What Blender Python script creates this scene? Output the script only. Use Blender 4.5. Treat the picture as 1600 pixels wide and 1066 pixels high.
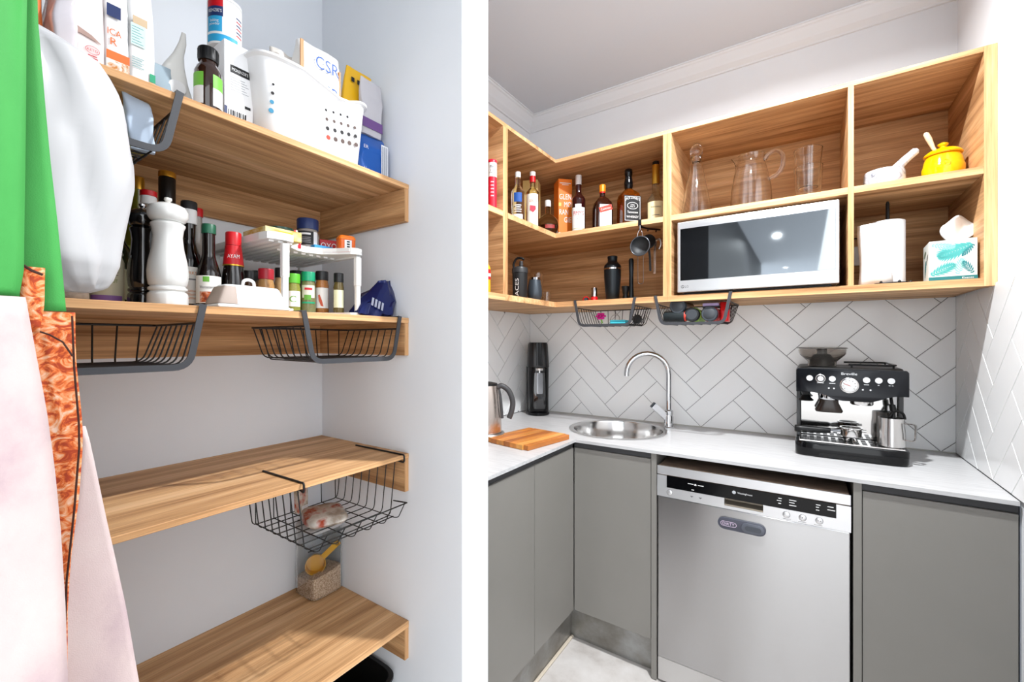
import bpy, bmesh, math, random
from mathutils import Vector, Matrix, noise as mnoise
for o in list(bpy.data.objects): bpy.data.objects.remove(o)
S = bpy.context.scene
C = S.collection
PI = math.pi
random.seed(4)

# ------------------------------------------------------------------ camera
cam = bpy.data.objects.new('camera', bpy.data.cameras.new('camera'))
cam.data.sensor_width = 36.0
cam.data.lens = 36.0*676.9/1600
cam.data.clip_start = 0.02
cam.location = (0, 0, 1.327)
cam.rotation_euler = (PI/2, 0, math.radians(34.08))
C.objects.link(cam)
S.camera = cam
# ------------------------------------------------------------------ world, lamps, exposure
W = bpy.data.worlds.new('world'); S.world = W; W.use_nodes = True
bg = W.node_tree.nodes['Background']
bg.inputs[0].default_value = (0.935, 0.97, 1.0, 1); bg.inputs[1].default_value = 3.05
LAMPS = [(-0.11, 1.24, 42.0), (-0.30, -2.75, 20.0), (-0.30, -5.7, 20.0)]   # ceiling downlights: x, y, watts
CEIL = 2.69
S.view_settings.view_transform = 'Standard'
S.view_settings.look = 'None'
S.view_settings.gamma = 1.0
S.view_settings.use_curve_mapping = False
S.view_settings.exposure = 0.24

# ------------------------------------------------------------------ materials
MATS = {}
def mat(name, col, rough=0.5, metal=0.0, trans=0.0, ior=1.45, spec=0.5, alpha=1.0, coat=0.0, emit=None, sheen=0.0):
    if name in MATS: return MATS[name]
    m = bpy.data.materials.new(name); m.use_nodes = True
    b = m.node_tree.nodes['Principled BSDF']
    b.inputs['Base Color'].default_value = (*col, 1)
    b.inputs['Roughness'].default_value = rough
    b.inputs['Metallic'].default_value = metal
    b.inputs['Transmission Weight'].default_value = trans
    b.inputs['IOR'].default_value = ior
    b.inputs['Specular IOR Level'].default_value = spec
    b.inputs['Alpha'].default_value = alpha
    b.inputs['Coat Weight'].default_value = coat
    b.inputs['Sheen Weight'].default_value = sheen
    if emit:
        b.inputs['Emission Color'].default_value = (*emit[0], 1); b.inputs['Emission Strength'].default_value = emit[1]
    MATS[name] = m
    return m
def hexc(h):
    h = h.lstrip('#'); v = [int(h[i:i+2], 16)/255 for i in (0, 2, 4)]
    return tuple(c/12.92 if c <= 0.04045 else ((c+0.055)/1.055)**2.4 for c in v)
def noise_mix(name, stops, scale, rough=0.5, metal=0.0, detail=4, bump=0.0, bscale=None, coord='Object', spec=0.5, distort=0.0):
    """material whose colour runs through a ramp driven by stretched noise; scale = (x, y, z)"""
    if name in MATS: return MATS[name]
    m = mat(name, stops[0][1], rough, metal, spec=spec); nt = m.node_tree; b = nt.nodes['Principled BSDF']
    tc = nt.nodes.new('ShaderNodeTexCoord'); mp = nt.nodes.new('ShaderNodeMapping'); mp.inputs['Scale'].default_value = scale
    n = nt.nodes.new('ShaderNodeTexNoise'); n.inputs['Scale'].default_value = 1; n.inputs['Detail'].default_value = detail; n.inputs['Roughness'].default_value = 0.6
    n.inputs['Distortion'].default_value = distort
    r = nt.nodes.new('ShaderNodeValToRGB'); e = r.color_ramp.elements
    while len(e) < len(stops): e.new(0.5)
    for i, (p, c) in enumerate(stops): e[i].position = p; e[i].color = (*c, 1)
    nt.links.new(tc.outputs[coord], mp.inputs[0]); nt.links.new(mp.outputs[0], n.inputs['Vector']); nt.links.new(n.outputs['Fac'], r.inputs[0]); nt.links.new(r.outputs[0], b.inputs['Base Color'])
    if bump:
        bn = nt.nodes.new('ShaderNodeBump'); bn.inputs['Strength'].default_value = bump; bn.inputs['Distance'].default_value = 0.002
        src = n
        if bscale:
            src = nt.nodes.new('ShaderNodeTexNoise'); src.inputs['Scale'].default_value = bscale; src.inputs['Detail'].default_value = 3
            nt.links.new(tc.outputs[coord], src.inputs['Vector'])
        nt.links.new(src.outputs['Fac'], bn.inputs['Height']); nt.links.new(bn.outputs[0], b.inputs['Normal'])
    return m
def wood(axis, tone=1.0, name=None):
    """oak laminate, grain along axis 0/1/2"""
    name = name or 'oak_%d_%d' % (axis, int(tone*100))
    if name in MATS: return MATS[name]
    m = mat(name, (.5, .3, .17), 0.5, spec=0.18); nt = m.node_tree; b = nt.nodes['Principled BSDF']; L = nt.links.new
    tc = nt.nodes.new('ShaderNodeTexCoord')
    def nz(along, across, detail, dist):
        mp = nt.nodes.new('ShaderNodeMapping'); s = [across]*3; s[axis] = along; mp.inputs['Scale'].default_value = s
        n = nt.nodes.new('ShaderNodeTexNoise'); n.inputs['Scale'].default_value = 1; n.inputs['Detail'].default_value = detail; n.inputs['Distortion'].default_value = dist
        n.inputs['Roughness'].default_value = 0.65
        L(tc.outputs['Object'], mp.inputs[0]); L(mp.outputs[0], n.inputs['Vector']); return n
    a = nz(1.1, 22, 5, 0.6); f = nz(5, 260, 3, 0)
    r = nt.nodes.new('ShaderNodeValToRGB'); e = r.color_ramp.elements; e.new(0.5); e.new(.6)
    cols = [(.30, (.27, .125, .05)), (.44, (.49, .268, .122)), (.56, (.63, .367, .178)), (.72, (.80, .52, .29))]
    for i, (p, c) in enumerate(cols): e[i].position = p; e[i].color = (*[min(1, v*tone) for v in c], 1)
    L(a.outputs['Fac'], r.inputs[0])
    r2 = nt.nodes.new('ShaderNodeMapRange'); r2.inputs['From Min'].default_value = .3; r2.inputs['From Max'].default_value = .7; r2.inputs['To Min'].default_value = .80; r2.inputs['To Max'].default_value = 1.14
    L(f.outputs['Fac'], r2.inputs['Value'])
    mx = nt.nodes.new('ShaderNodeVectorMath'); mx.operation = 'SCALE'
    L(r.outputs[0], mx.inputs[0]); L(r2.outputs[0], mx.inputs['Scale']); L(mx.outputs[0], b.inputs['Base Color'])
    return m
def band(axis): return wood(axis, 1.15, 'oak_lit_edge_%d' % axis)  # front edges catch the light; that brightness is put into the wood tone

WALL = noise_mix('wall_paint', [(.3, hexc('#e6e9ee')), (.7, hexc('#ebeef2'))], (2, 2, 2), 0.6, bump=0.03, bscale=180)
WHITE = mat('white_gloss_paint', hexc('#ececec'), 0.45)
CEILM = mat('ceiling_paint', hexc('#d2d8e1'), 0.8)
TILE = noise_mix('tile_glaze', [(.3, hexc('#eff0f1')), (.7, hexc('#f4f5f5'))], (3, 3, 3), 0.12, spec=0.5)
GROUT = mat('grout', hexc('#8f8f8f'), 0.9)
STONE = noise_mix('stone_worktop', [(.35, hexc('#b3b3b4')), (.5, hexc('#bfbfc0')), (.75, hexc('#c8c8c8'))], (8, 90, 90), 0.3, spec=0.45)
DOOR = noise_mix('taupe_laminate', [(.3, hexc('#7c7a75')), (.7, hexc('#83807b'))], (1.5, 1.5, 1.5), 0.38, spec=0.45)
PEWTER = noise_mix('mottled_kickboard', [(.25, hexc('#6b655d')), (.5, hexc('#86847f')), (.75, hexc('#a3a4a4'))], (7, 7, 9), 0.3, metal=0.5, detail=6)
DARK = mat('recess_shadow', hexc('#3c3c3e'), 0.6)  # black finger channel, its recess shadow put into the colour
BLACK = mat('black_plastic', hexc('#101011'), 0.4, spec=.35)
GBLACK = mat('gloss_black', hexc('#08080a'), 0.1, spec=.35)
MBLACK = mat('matte_black', hexc('#1c1e20'), 0.45)
WIRE = mat('black_coated_wire', hexc('#131314'), 0.4)
BAR = mat('charcoal_flat_bar', hexc('#3b3c40'), 0.38, spec=0.5)
CHROME = mat('chrome', (.62, .63, .65), 0.07, 1.0)
STEEL = mat('polished_steel', (.72, .71, .70), 0.16, 1.0)
SATIN = mat('satin_steel', (.62, .61, .60), 0.3, 1.0)
GLASS = mat('clear_glass', (1, 1, 1), 0.0, trans=1.0, ior=1.45)
PLASTIC = mat('white_plastic', hexc('#ececea'), 0.35)
PAPERW = mat('white_paper', hexc('#f0efee'), 0.9)
FLOORM = noise_mix('vinyl_floor', [(.3, hexc('#b0a9a4')), (.5, hexc('#c6c1bd')), (.7, hexc('#d0ccc9'))], (9, 9, 9), 0.5, detail=8)
def brushed(name, col, axis=2, rough=0.28):
    if name in MATS: return MATS[name]
    m = mat(name, col, rough, 1.0); nt = m.node_tree; b = nt.nodes['Principled BSDF']
    tc = nt.nodes.new('ShaderNodeTexCoord'); mp = nt.nodes.new('ShaderNodeMapping'); s = [700]*3; s[axis] = 3; mp.inputs['Scale'].default_value = s
    n = nt.nodes.new('ShaderNodeTexNoise'); n.inputs['Scale'].default_value = 1; n.inputs['Detail'].default_value = 2
    mr = nt.nodes.new('ShaderNodeMapRange'); mr.inputs['To Min'].default_value = rough-.07; mr.inputs['To Max'].default_value = rough+.07
    nt.links.new(tc.outputs['Object'], mp.inputs[0]); nt.links.new(mp.outputs[0], n.inputs['Vector']); nt.links.new(n.outputs['Fac'], mr.inputs['Value']); nt.links.new(mr.outputs[0], b.inputs['Roughness'])
    return m
BRUSH = brushed('brushed_steel', (.66, .655, .65), 2, .3)

def streaked(name, col, rough=.34, aniso=.9):
    m = mat(name, col, rough, 1.0); nt = m.node_tree; b = nt.nodes['Principled BSDF']
    b.inputs['Anisotropic'].default_value = aniso
    tg = nt.nodes.new('ShaderNodeTangent'); tg.direction_type = 'UV_MAP'; nt.links.new(tg.outputs[0], b.inputs['Tangent'])
    return m
def uv_vertical(o):
    me = o.data; uv = me.uv_layers.new(name='UVMap')
    for lp in me.loops:
        c = me.vertices[lp.vertex_index].co; uv.data[lp.index].uv = (c.z, c.x)
    return o
# ------------------------------------------------------------------ helpers
def tag(o, label=None, cat=None, group=None, kind=None):
    if label: o['label'] = label
    if cat: o['category'] = cat
    if group: o['group'] = group
    if kind: o['kind'] = kind
    return o
def thing(name, label, cat, loc=(0, 0, 0), rz=0.0, group=None):
    o = bpy.data.objects.new(name, None); C.objects.link(o)
    o.empty_display_size = 0.02
    o.location = loc; o.rotation_euler = (0, 0, rz)
    return tag(o, label, cat, group)
def mk(name, verts, faces, m, parent=None, smooth=False, loc=None, label=None):
    me = bpy.data.meshes.new(name); me.from_pydata([tuple(v) for v in verts], [], faces)
    return fin(name, me, m, parent, smooth, loc, label)
def fin(name, me, m, parent=None, smooth=False, loc=None, label=None):
    ms = m if isinstance(m, (list, tuple)) else [m]
    for x in ms: me.materials.append(x)
    if smooth:
        me.polygons.foreach_set('use_smooth', [True]*len(me.polygons))
        if smooth != 'all': me.set_sharp_from_angle(angle=math.radians(smooth if smooth is not True else 42))
    me.update()
    o = bpy.data.objects.new(name, me); C.objects.link(o)
    if parent is not None: o.parent = parent
    if loc: o.location = loc
    if label: o['label'] = label
    return o
def frombm(name, bm, m, parent=None, smooth=False, loc=None, label=None):
    bmesh.ops.recalc_face_normals(bm, faces=bm.faces)
    me = bpy.data.meshes.new(name); bm.to_mesh(me); bm.free()
    return fin(name, me, m, parent, smooth, loc, label)
def bm_box(bm, x0, x1, y0, y1, z0, z1, bev=0.0, seg=1):
    vs = [bm.verts.new((x, y, z)) for x in (x0, x1) for y in (y0, y1) for z in (z0, z1)]
    fs = [(0, 1, 3, 2), (4, 6, 7, 5), (0, 4, 5, 1), (2, 3, 7, 6), (0, 2, 6, 4), (1, 5, 7, 3)]
    F = [bm.faces.new([vs[i] for i in f]) for f in fs]
    if bev > 0:
        ed = list({e for f in F for e in f.edges})
        bmesh.ops.bevel(bm, geom=ed, offset=bev, segments=seg, affect='EDGES', profile=0.5)
def box(name, x0, x1, y0, y1, z0, z1, m, parent=None, bev=0.0, seg=1, label=None, smooth=False, edge=None):
    """edge = (axis, sign, material): faces pointing that way take the second material"""
    bm = bmesh.new(); bm_box(bm, x0, x1, y0, y1, z0, z1, bev, seg)
    bmesh.ops.recalc_face_normals(bm, faces=bm.faces)
    ms = [m]
    if edge:
        ms.append(edge[2]); bm.normal_update()
        for f in bm.faces:
            if f.normal[edge[0]]*edge[1] > .6: f.material_index = 1
    return frombm(name, bm, ms, parent, smooth, label=label)
def prism(name, poly, z0, z1, m, parent=None, axis=2, bev=0.0, seg=1, smooth=False, label=None, edges=None):
    """extrude a polygon (list of 2-D points) along axis: 2 -> (x,y), 1 -> (x,z), 0 -> (y,z)"""
    bm = bmesh.new()
    def P(a, b, c): return {2: (a, b, c), 1: (a, c, b), 0: (c, a, b)}[axis]
    lo = [bm.verts.new(P(a, b, z0)) for a, b in poly]; hi = [bm.verts.new(P(a, b, z1)) for a, b in poly]
    n = len(poly)
    bm.faces.new(lo); bm.faces.new(hi)
    for i in range(n): bm.faces.new((lo[i], lo[(i+1) % n], hi[(i+1) % n], hi[i]))
    if bev: bmesh.ops.bevel(bm, geom=list(bm.edges), offset=bev, segments=seg, affect='EDGES', profile=0.5)
    bmesh.ops.recalc_face_normals(bm, faces=bm.faces)
    ms = [m]
    if edges:
        ms.append(edges); bm.normal_update()
        for f in bm.faces:
            if abs(f.normal[axis]) < .5: f.material_index = 1
    return frombm(name, bm, ms, parent, smooth, label=label)
def lathe(name, prof, m, parent=None, seg=28, loc=None, sx=1.0, sy=1.0, smooth=True, label=None, a0=0.0, a1=2*PI, axis=2):
    full = abs(a1-a0-2*PI) < 1e-6
    n = seg if full else seg+1
    vs, fs = [], []
    for r, z in prof:
        for i in range(n):
            a = a0+(a1-a0)*i/seg
            p = (r*math.cos(a)*sx, r*math.sin(a)*sy, z)
            if axis == 1: p = (p[0], p[2], p[1])
            if axis == 0: p = (p[2], p[0], p[1])
            vs.append(p)
    for j in range(len(prof)-1):
        for i in range(seg):
            k = (i+1) % n if full else i+1
            fs.append((j*n+i, j*n+k, (j+1)*n+k, (j+1)*n+i))
    bm = bmesh.new(); V = [bm.verts.new(v) for v in vs]
    for f in fs: bm.faces.new([V[i] for i in f])
    if full:
        for j in (0, len(prof)-1):
            if prof[j][0] > 1e-5 and prof[j] != prof[-1-j]: bm.faces.new([V[j*n+i] for i in range(n)])
    bmesh.ops.remove_doubles(bm, verts=bm.verts, dist=1e-6)
    return frombm(name, bm, m, parent, smooth, loc, label)
def arc(cx, cz, r, a0, a1, n=6):
    return [(cx+r*math.cos(math.radians(a0+(a1-a0)*i/n)), cz+r*math.sin(math.radians(a0+(a1-a0)*i/n))) for i in range(n+1)]
def bm_tube(bm, pts, r, seg=6, closed=False, rad=None, flat=None):
    """sweep a circle (or a flat w x t bar) along pts"""
    P = [Vector(p) for p in pts]; n = len(P); rings = []
    up = None
    for i in range(n):
        if closed: t = (P[(i+1) % n]-P[i-1])
        else: t = P[min(i+1, n-1)]-P[max(i-1, 0)]
        t.normalize()
        if up is None:
            up = Vector((0, 0, 1)) if abs(t.z) < .9 else Vector((1, 0, 0))
            if flat: up = Vector(flat[2])
        u = up-t*up.dot(t)
        if u.length < 1e-4: u = Vector((1, 0, 0))-t*t.x
        u.normalize(); v = t.cross(u)
        if not flat: up = u
        rr = rad[i] if rad else r
        if flat:
            w, th = flat[0]/2, flat[1]/2
            ring = [bm.verts.new(P[i]+u*a*w+v*b*th) for a, b in ((1, 1), (1, -1), (-1, -1), (-1, 1))]
        else:
            ring = [bm.verts.new(P[i]+(u*math.cos(2*PI*k/seg)+v*math.sin(2*PI*k/seg))*rr) for k in range(seg)]
        rings.append(ring)
    m = len(rings[0])
    for i in range(n if closed else n-1):
        a, b = rings[i], rings[(i+1) % n]
        for k in range(m): bm.faces.new((a[k], a[(k+1) % m], b[(k+1) % m], b[k]))
    if not closed: bm.faces.new(rings[0]); bm.faces.new(rings[-1])
def tube(name, pts, r, m, parent=None, seg=8, closed=False, rad=None, flat=None, smooth=True, label=None, loc=None):
    bm = bmesh.new(); bm_tube(bm, pts, r, seg, closed, rad, flat)
    return frombm(name, bm, m, parent, 50 if smooth else False, loc, label)
def rounded(pts, r, n=4):
    """round the corners of an open polyline"""
    P = [Vector(p) for p in pts]; out = [P[0]]
    for i in range(1, len(P)-1):
        a = (P[i-1]-P[i]); b = (P[i+1]-P[i]); ra = min(r, a.length*.49, b.length*.49); a.normalize(); b.normalize()
        s, e = P[i]+a*ra, P[i]+b*ra
        for k in range(n+1):
            t = k/n; out.append(s*(1-t)**2+P[i]*2*t*(1-t)+e*t*t)
    out.append(P[-1]); return out
def spline(pts, n=8):
    P = [Vector(p) for p in pts]; out = []
    for i in range(len(P)-1):
        p0, p1, p2, p3 = P[max(i-1, 0)], P[i], P[i+1], P[min(i+2, len(P)-1)]
        for k in range(n):
            t = k/n
            out.append(.5*((2*p1)+(p2-p0)*t+(2*p0-5*p1+4*p2-p3)*t*t+(3*p1-p0-3*p2+p3)*t**3))
    out.append(P[-1]); return out
def text(name, s, size, m, parent, fn, width=None, res=3, lift=0.0, label=None, space=1.0):
    """flat lettering; fn(x, y) -> 3-D point on the surface it is printed on; x, y centred"""
    cu = bpy.data.curves.new('txt', 'FONT'); cu.body = s; cu.size = size; cu.align_x = 'CENTER'; cu.align_y = 'CENTER'; cu.resolution_u = res
    cu.space_line = .85; cu.space_character = space
    ob = bpy.data.objects.new('txt', cu); C.objects.link(ob)
    me = bpy.data.meshes.new_from_object(ob.evaluated_get(bpy.context.evaluated_depsgraph_get()))
    bpy.data.objects.remove(ob); bpy.data.curves.remove(cu)
    xs = [v.co.x for v in me.vertices] or [0]; k = 1.0
    ys = [v.co.y for v in me.vertices] or [0]
    cx, cy = (max(xs)+min(xs))/2, (max(ys)+min(ys))/2
    if width: k = width/max(1e-6, max(xs)-min(xs))
    for v in me.vertices: v.co = fn((v.co.x-cx)*k, (v.co.y-cy))
    me.materials.clear()
    return fin(name, me, m, parent, label=label)
def cylmap(R, ang, z, tilt=0.0):
    """map print onto a cylinder of radius R, centred at angle ang; x runs to the viewer's right"""
    return lambda x, y: (R*math.cos(ang+x/R), R*math.sin(ang+x/R), z+y)
def plmap(o, ux, uy):
    o, ux, uy = Vector(o), Vector(ux).normalized(), Vector(uy).normalized()
    return lambda x, y: o+ux*x+uy*y
def label_band(name, R, z0, z1, ang, half, m, parent, seg=14, label=None):
    return lathe(name, [(R-.0004, z0), (R, z0), (R, z1), (R-.0004, z1)], m, parent, seg, a0=ang-half, a1=ang+half, label=label)
def camang(x, y): return math.atan2(-y, -x)
def copy_thing(o, loc, rz=None, label=None, group=None, mats=None):
    """copy a thing with its parts and sub-parts; mats = {part name: material}"""
    r = o.copy(); C.objects.link(r); r.location = loc
    if rz is not None: r.rotation_euler = (0, 0, rz)
    if label: r['label'] = label
    if group: r['group'] = group
    def rec(src, dst):
        for ch in list(src.children):
            c = ch.copy(); C.objects.link(c); c.parent = dst
            rec(ch, c)
    rec(o, r)
    return r

# ------------------------------------------------------------------ setting
XW, YW, XR = -1.427, 2.306, 0.479          # kitchen left wall / pantry back wall, kitchen back wall, kitchen right wall
YP, NT, XN = 0.900, 0.1165, -0.772         # pantry side of the partition, its thickness, its free end
def struct(o): o['kind'] = 'structure'; return o
struct(box('floor', -2.2, 2.5, -7.0, 2.5, -0.05, 0.0, FLOORM))
struct(box('ceiling', -1.6, .65, -1.0, 2.5, CEIL, CEIL+.05, CEILM))
struct(box('ceiling_hall', -.80, .20, -7.0, -1.0005, CEIL, CEIL+.05, CEILM))
wb = struct(box('wall_back', -1.60, 0.62, YW, YW+.12, 0, CEIL, WALL))
wl = struct(box('wall_left', XW-.12, XW, -0.10, YW, 0, CEIL, WALL))
wr = struct(box('wall_right', XR, XR+.12, 0.12, YW, 0, CEIL, WALL))
wp = struct(box('wall_partition', XW, XN, YP, YP+NT, 0, CEIL, WALL, bev=.0015))
struct(box('wall_pantry_side', XW, -0.8005, -0.10, 0.015, 0, CEIL, mat('dark_reflection_wall', hexc('#2b2b2e'), .5)))  # unseen wall, made dark for the dishwasher and microwave reflections
struct(box('wall_added_dark', -0.80, -0.64, -5.0, 0.0155, 0, CEIL, mat('dark_reflection_wall', hexc('#2b2b2e'), .5)))  # added unseen wall, there to darken the left of the steel and glass reflections
# cornice
prof = [(0, 2.690), (0, 2.620), (.010, 2.620), (.013, 2.626), (.034, 2.642), (.040, 2.650), (.062, 2.676), (.070, 2.679), (.074, 2.684), (.082, 2.684), (.082, 2.690)]
COR = mat('cornice_paint', hexc('#e4e9ef'), .6)
def cornice(name, f0, f1):
    vs = [f0(a, b) for a, b in prof]+[f1(a, b) for a, b in prof]; n = len(prof)
    bm = bmesh.new(); V = [bm.verts.new(v) for v in vs]
    for i in range(n): bm.faces.new((V[i], V[(i+1) % n], V[n+(i+1) % n], V[n+i]))
    bm.faces.new(V[:n]); bm.faces.new(V[n:])
    return struct(frombm(name, bm, COR))
cornice('trim_1', lambda a, b: (XW+a, YW-a, b), lambda a, b: (XR, YW-a, b))
cornice('trim_2', lambda a, b: (XW+a, YW-a, b), lambda a, b: (XW+a, YP+NT, b))

# herringbone tiles ------------------------------------------------
def clip(poly, x0, x1, y0, y1):
    for ax, v, s in ((0, x0, 1), (0, x1, -1), (1, y0, 1), (1, y1, -1)):
        out = []
        for i in range(len(poly)):
            a, b = poly[i], poly[(i+1) % len(poly)]
            ia, ib = (a[ax]-v)*s >= 0, (b[ax]-v)*s >= 0
            if ia: out.append(a)
            if ia != ib:
                t = (v-a[ax])/(b[ax]-a[ax]); out.append(tuple(a[k]+(b[k]-a[k])*t for k in (0, 1)))
        poly = out
        if len(poly) < 3: return []
    return poly
U = 0.0716; TW = U*math.sqrt(2); GAP = 0.0024
def tiles(wall, s0, z0, sa, sb, za, zb, to3, inward):
    """s0,z0: an apex vertex (x=2 units, even z); rectangle sa..sb, za..zb in the wall's plane; to3(s, z, d)"""
    n = 3; T = .006; c = math.sqrt(.5)
    o = (s0-2*U, z0)
    for k in range(-40, 41):
        for j in range(-8, 9):
            for hv in (0, 1):
                if hv == 0: r = (k, k+n, k, k+1)
                else: r = (k+n, k+n+1, k+1-n, k+1)
                g = GAP/2/TW
                pts = [(r[0]+g, r[2]+g), (r[1]-g, r[2]+g), (r[1]-g, r[3]-g), (r[0]+g, r[3]-g)]
                pts = [(o[0]+((a-b)*c*TW)+j*n*2*U, o[1]+(a+b)*c*TW-U*0) for a, b in pts]
                pl = clip(pts, sa, sb, za, zb)
                if len(pl) < 3: continue
                ar = abs(sum(pl[i][0]*pl[(i+1) % len(pl)][1]-pl[(i+1) % len(pl)][0]*pl[i][1] for i in range(len(pl))))/2
                if ar < 1.5e-4: continue
                cx = sum(p[0] for p in pl)/len(pl); cz = sum(p[1] for p in pl)/len(pl)
                e = .0009
                inn = []
                for p in pl:
                    dx, dz = cx-p[0], cz-p[1]; L = math.hypot(dx, dz) or 1
                    inn.append((p[0]+dx/L*e*1.4, p[1]+dz/L*e*1.4))
                N = len(pl); vs = [to3(p[0], p[1], 0.0005) for p in pl]+[to3(p[0], p[1], T-e) for p in pl]+[to3(p[0], p[1], T) for p in inn]
                fs = [tuple(range(2*N, 3*N))]+[(i, (i+1) % N, N+(i+1) % N, N+i) for i in range(N)]+[(N+i, N+(i+1) % N, 2*N+(i+1) % N, 2*N+i) for i in range(N)]
                bm = bmesh.new(); V = [bm.verts.new(v) for v in vs]
                for f in fs: bm.faces.new([V[i] for i in f])
                bm.normal_update()
                bm.faces.ensure_lookup_table()
                if bm.faces[0].normal.dot(Vector(inward)) < 0: bmesh.ops.reverse_faces(bm, faces=bm.faces)
                me = bpy.data.meshes.new('tile'); bm.to_mesh(me); bm.free()
                fin('tile', me, TILE, wall)
ZB, ZC = 1.494, 0.900
TD = .0055   # grout bed
struct(box('trim_3', XW, XR, YW-.003, YW, ZC, ZB+.006, GROUT)); 
struct(box('trim_4', XW, XW+.003, YP+NT, YW, ZC, ZB+.006, GROUT))
struct(box('trim_5', XR-.003, XR, 0.95, YW, ZC, ZB+.010, GROUT))
tiles(wb, -.284, 1.331, XW+.006, XR-.006, ZC+.003, ZB, lambda s, z, d: (s, YW-d, z), (0, -1, 0))
tiles(wr, -2.197, 1.335, -2.30, -0.96, ZC+.003, ZB+.009, lambda s, z, d: (XR-d, -s, z), (-1, 0, 0))
tiles(wl, 2.027+3*U-U, 1.341+U*2, YP+NT, 2.30, ZC+.003, ZB, lambda s, z, d: (XW+d, s, z), (1, 0, 0))

# ------------------------------------------------------------------ ceiling downlights
for i, (lx, ly, w) in enumerate(LAMPS):
    t = thing('ceiling_downlight', ['round white ceiling downlight over the kitchen benches', 'round white ceiling downlight along the hall behind the viewer', 'round white ceiling downlight at the far end of the hall'][i], 'light', (lx, ly, CEIL), group='ceiling downlights')
    lathe('trim_ring', [(.040, -.001), (.042, -.006), (.055, -.005), (.056, 0), (.04, 0), (.040, -.001)], WHITE, t, 32)
    lathe('lens', [(0, -.0015), (.0395, -.0015), (.0395, -.0005), (0, -.0005)], mat('lamp_lens', (1, 1, 1), .5, emit=((1, .97, .92), 12)), t, 32)
    L = bpy.data.lights.new('downlight_lamp', 'AREA'); L.shape = 'DISK'; L.size = .07; L.spread = math.radians(161); L.energy = w; L.color = (.965, .985, 1)
    lo = bpy.data.objects.new('downlight_lamp', L); C.objects.link(lo); lo.parent = t; lo.location = (0, 0, -.008)

# ------------------------------------------------------------------ pantry shelves
OX, OY, OZ = wood(0), wood(1), wood(2)
SX = -0.980
SH = [(1.794, .0145, 'topmost oak pantry shelf holding bags and the white basket'), (1.396, .0155, 'oak pantry shelf lined with sauces and spice jars'), (.9915, .0135, 'empty oak pantry shelf with a thin wire basket clipped below'), (.492, .020, 'lowest oak pantry shelf under the clear oat container')]
for z, th, lab in SH:
    t = thing('pantry_shelf', lab, 'shelf', (XW, YP, z), group='oak pantry shelves')
    box('shelf_board', 0, SX-XW, .03-YP+.0, -.0005, -th, 0, OY, t, bev=.001, edge=(0, 1, band(1)))
    box('back_cleat', .0, .016, .03-YP, -.0165, -.112 if z > .6 else -.115, -th-.0002, OY, t, bev=.0008)
    box('side_cleat', .0, SX-XW-.001, -.016, -.0005, -.112, -th-.0002, OX, t, bev=.0008, edge=(0, 1, band(2)))

# ------------------------------------------------------------------ kitchen wall shelving
Y0, X0, ZT = 1.894, -1.021, 2.223
ZM, ZBT = 1.859, 1.519
YBK = 2.290
# corner unit (L-shaped boards)
t = thing('corner_shelf_unit', 'open oak corner wall shelf holding spirit bottles and bar tools', 'shelf unit', (0, 0, 0), group='oak wall shelf units')
LP = [(XW+.001, 1.461), (X0, 1.461), (X0, Y0), (-.4855, Y0), (-.4855, YW-.001), (XW+.001, YW-.001)]
LI = [(XW+.016, 1.4785), (X0, 1.4785), (X0, Y0), (-.503, Y0), (-.503, YBK), (XW+.016, YBK)]
prism('top_panel', LP, ZT-.016, ZT, OX, t, edges=band(0))
prism('shelf_board', LI, ZM-.0225, ZM, OX, t, edges=band(0))
prism('bottom_panel', LP, ZBT-.025, ZBT, OX, t, edges=band(0))
box('side_panel', XW+.016, X0-.0003, 1.461, 1.478, ZBT, ZT-.016, OX, t, edge=(0, 1, band(2)))
box('side_panel', -.5027, -.4857, Y0+.0003, YBK, ZBT, ZT-.016, OY, t, edge=(1, -1, band(2)))
box('back_panel', XW+.016, -.5028, YBK, YW-.0068, ZBT, ZT-.016, OX, t)
box('back_panel', XW+.001, XW+.0158, 1.4783, YW-.007, ZBT, ZT-.016, OY, t)
# left unit along the left wall
t = thing('wall_shelf_unit', 'narrow slice of oak wall shelf beside the white partition end', 'shelf unit', (0, 0, 0), group='oak wall shelf units')
ya, yb = YP+NT+.002, 1.4605
box('top_panel', XW+.001, X0, ya, yb, ZT-.016, ZT, OY, t, edge=(0, 1, band(1)))
box('shelf_board', XW+.016, X0, ya+.016, yb-.0165, ZM-.0225, ZM, OY, t, edge=(0, 1, band(1)))
box('bottom_panel', XW+.001, X0, ya, yb, ZBT-.025, ZBT, OY, t, edge=(0, 1, band(1)))
box('side_panel', XW+.016, X0-.0003, yb-.016, yb, ZBT, ZT-.016, OX, t, edge=(0, 1, band(2)))
box('side_panel', XW+.016, X0-.0003, ya, ya+.016, ZBT, ZT-.016, OX, t, edge=(0, 1, band(2)))
box('back_panel', XW+.001, XW+.0158, ya, yb, ZBT, ZT-.016, OY, t)
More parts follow.
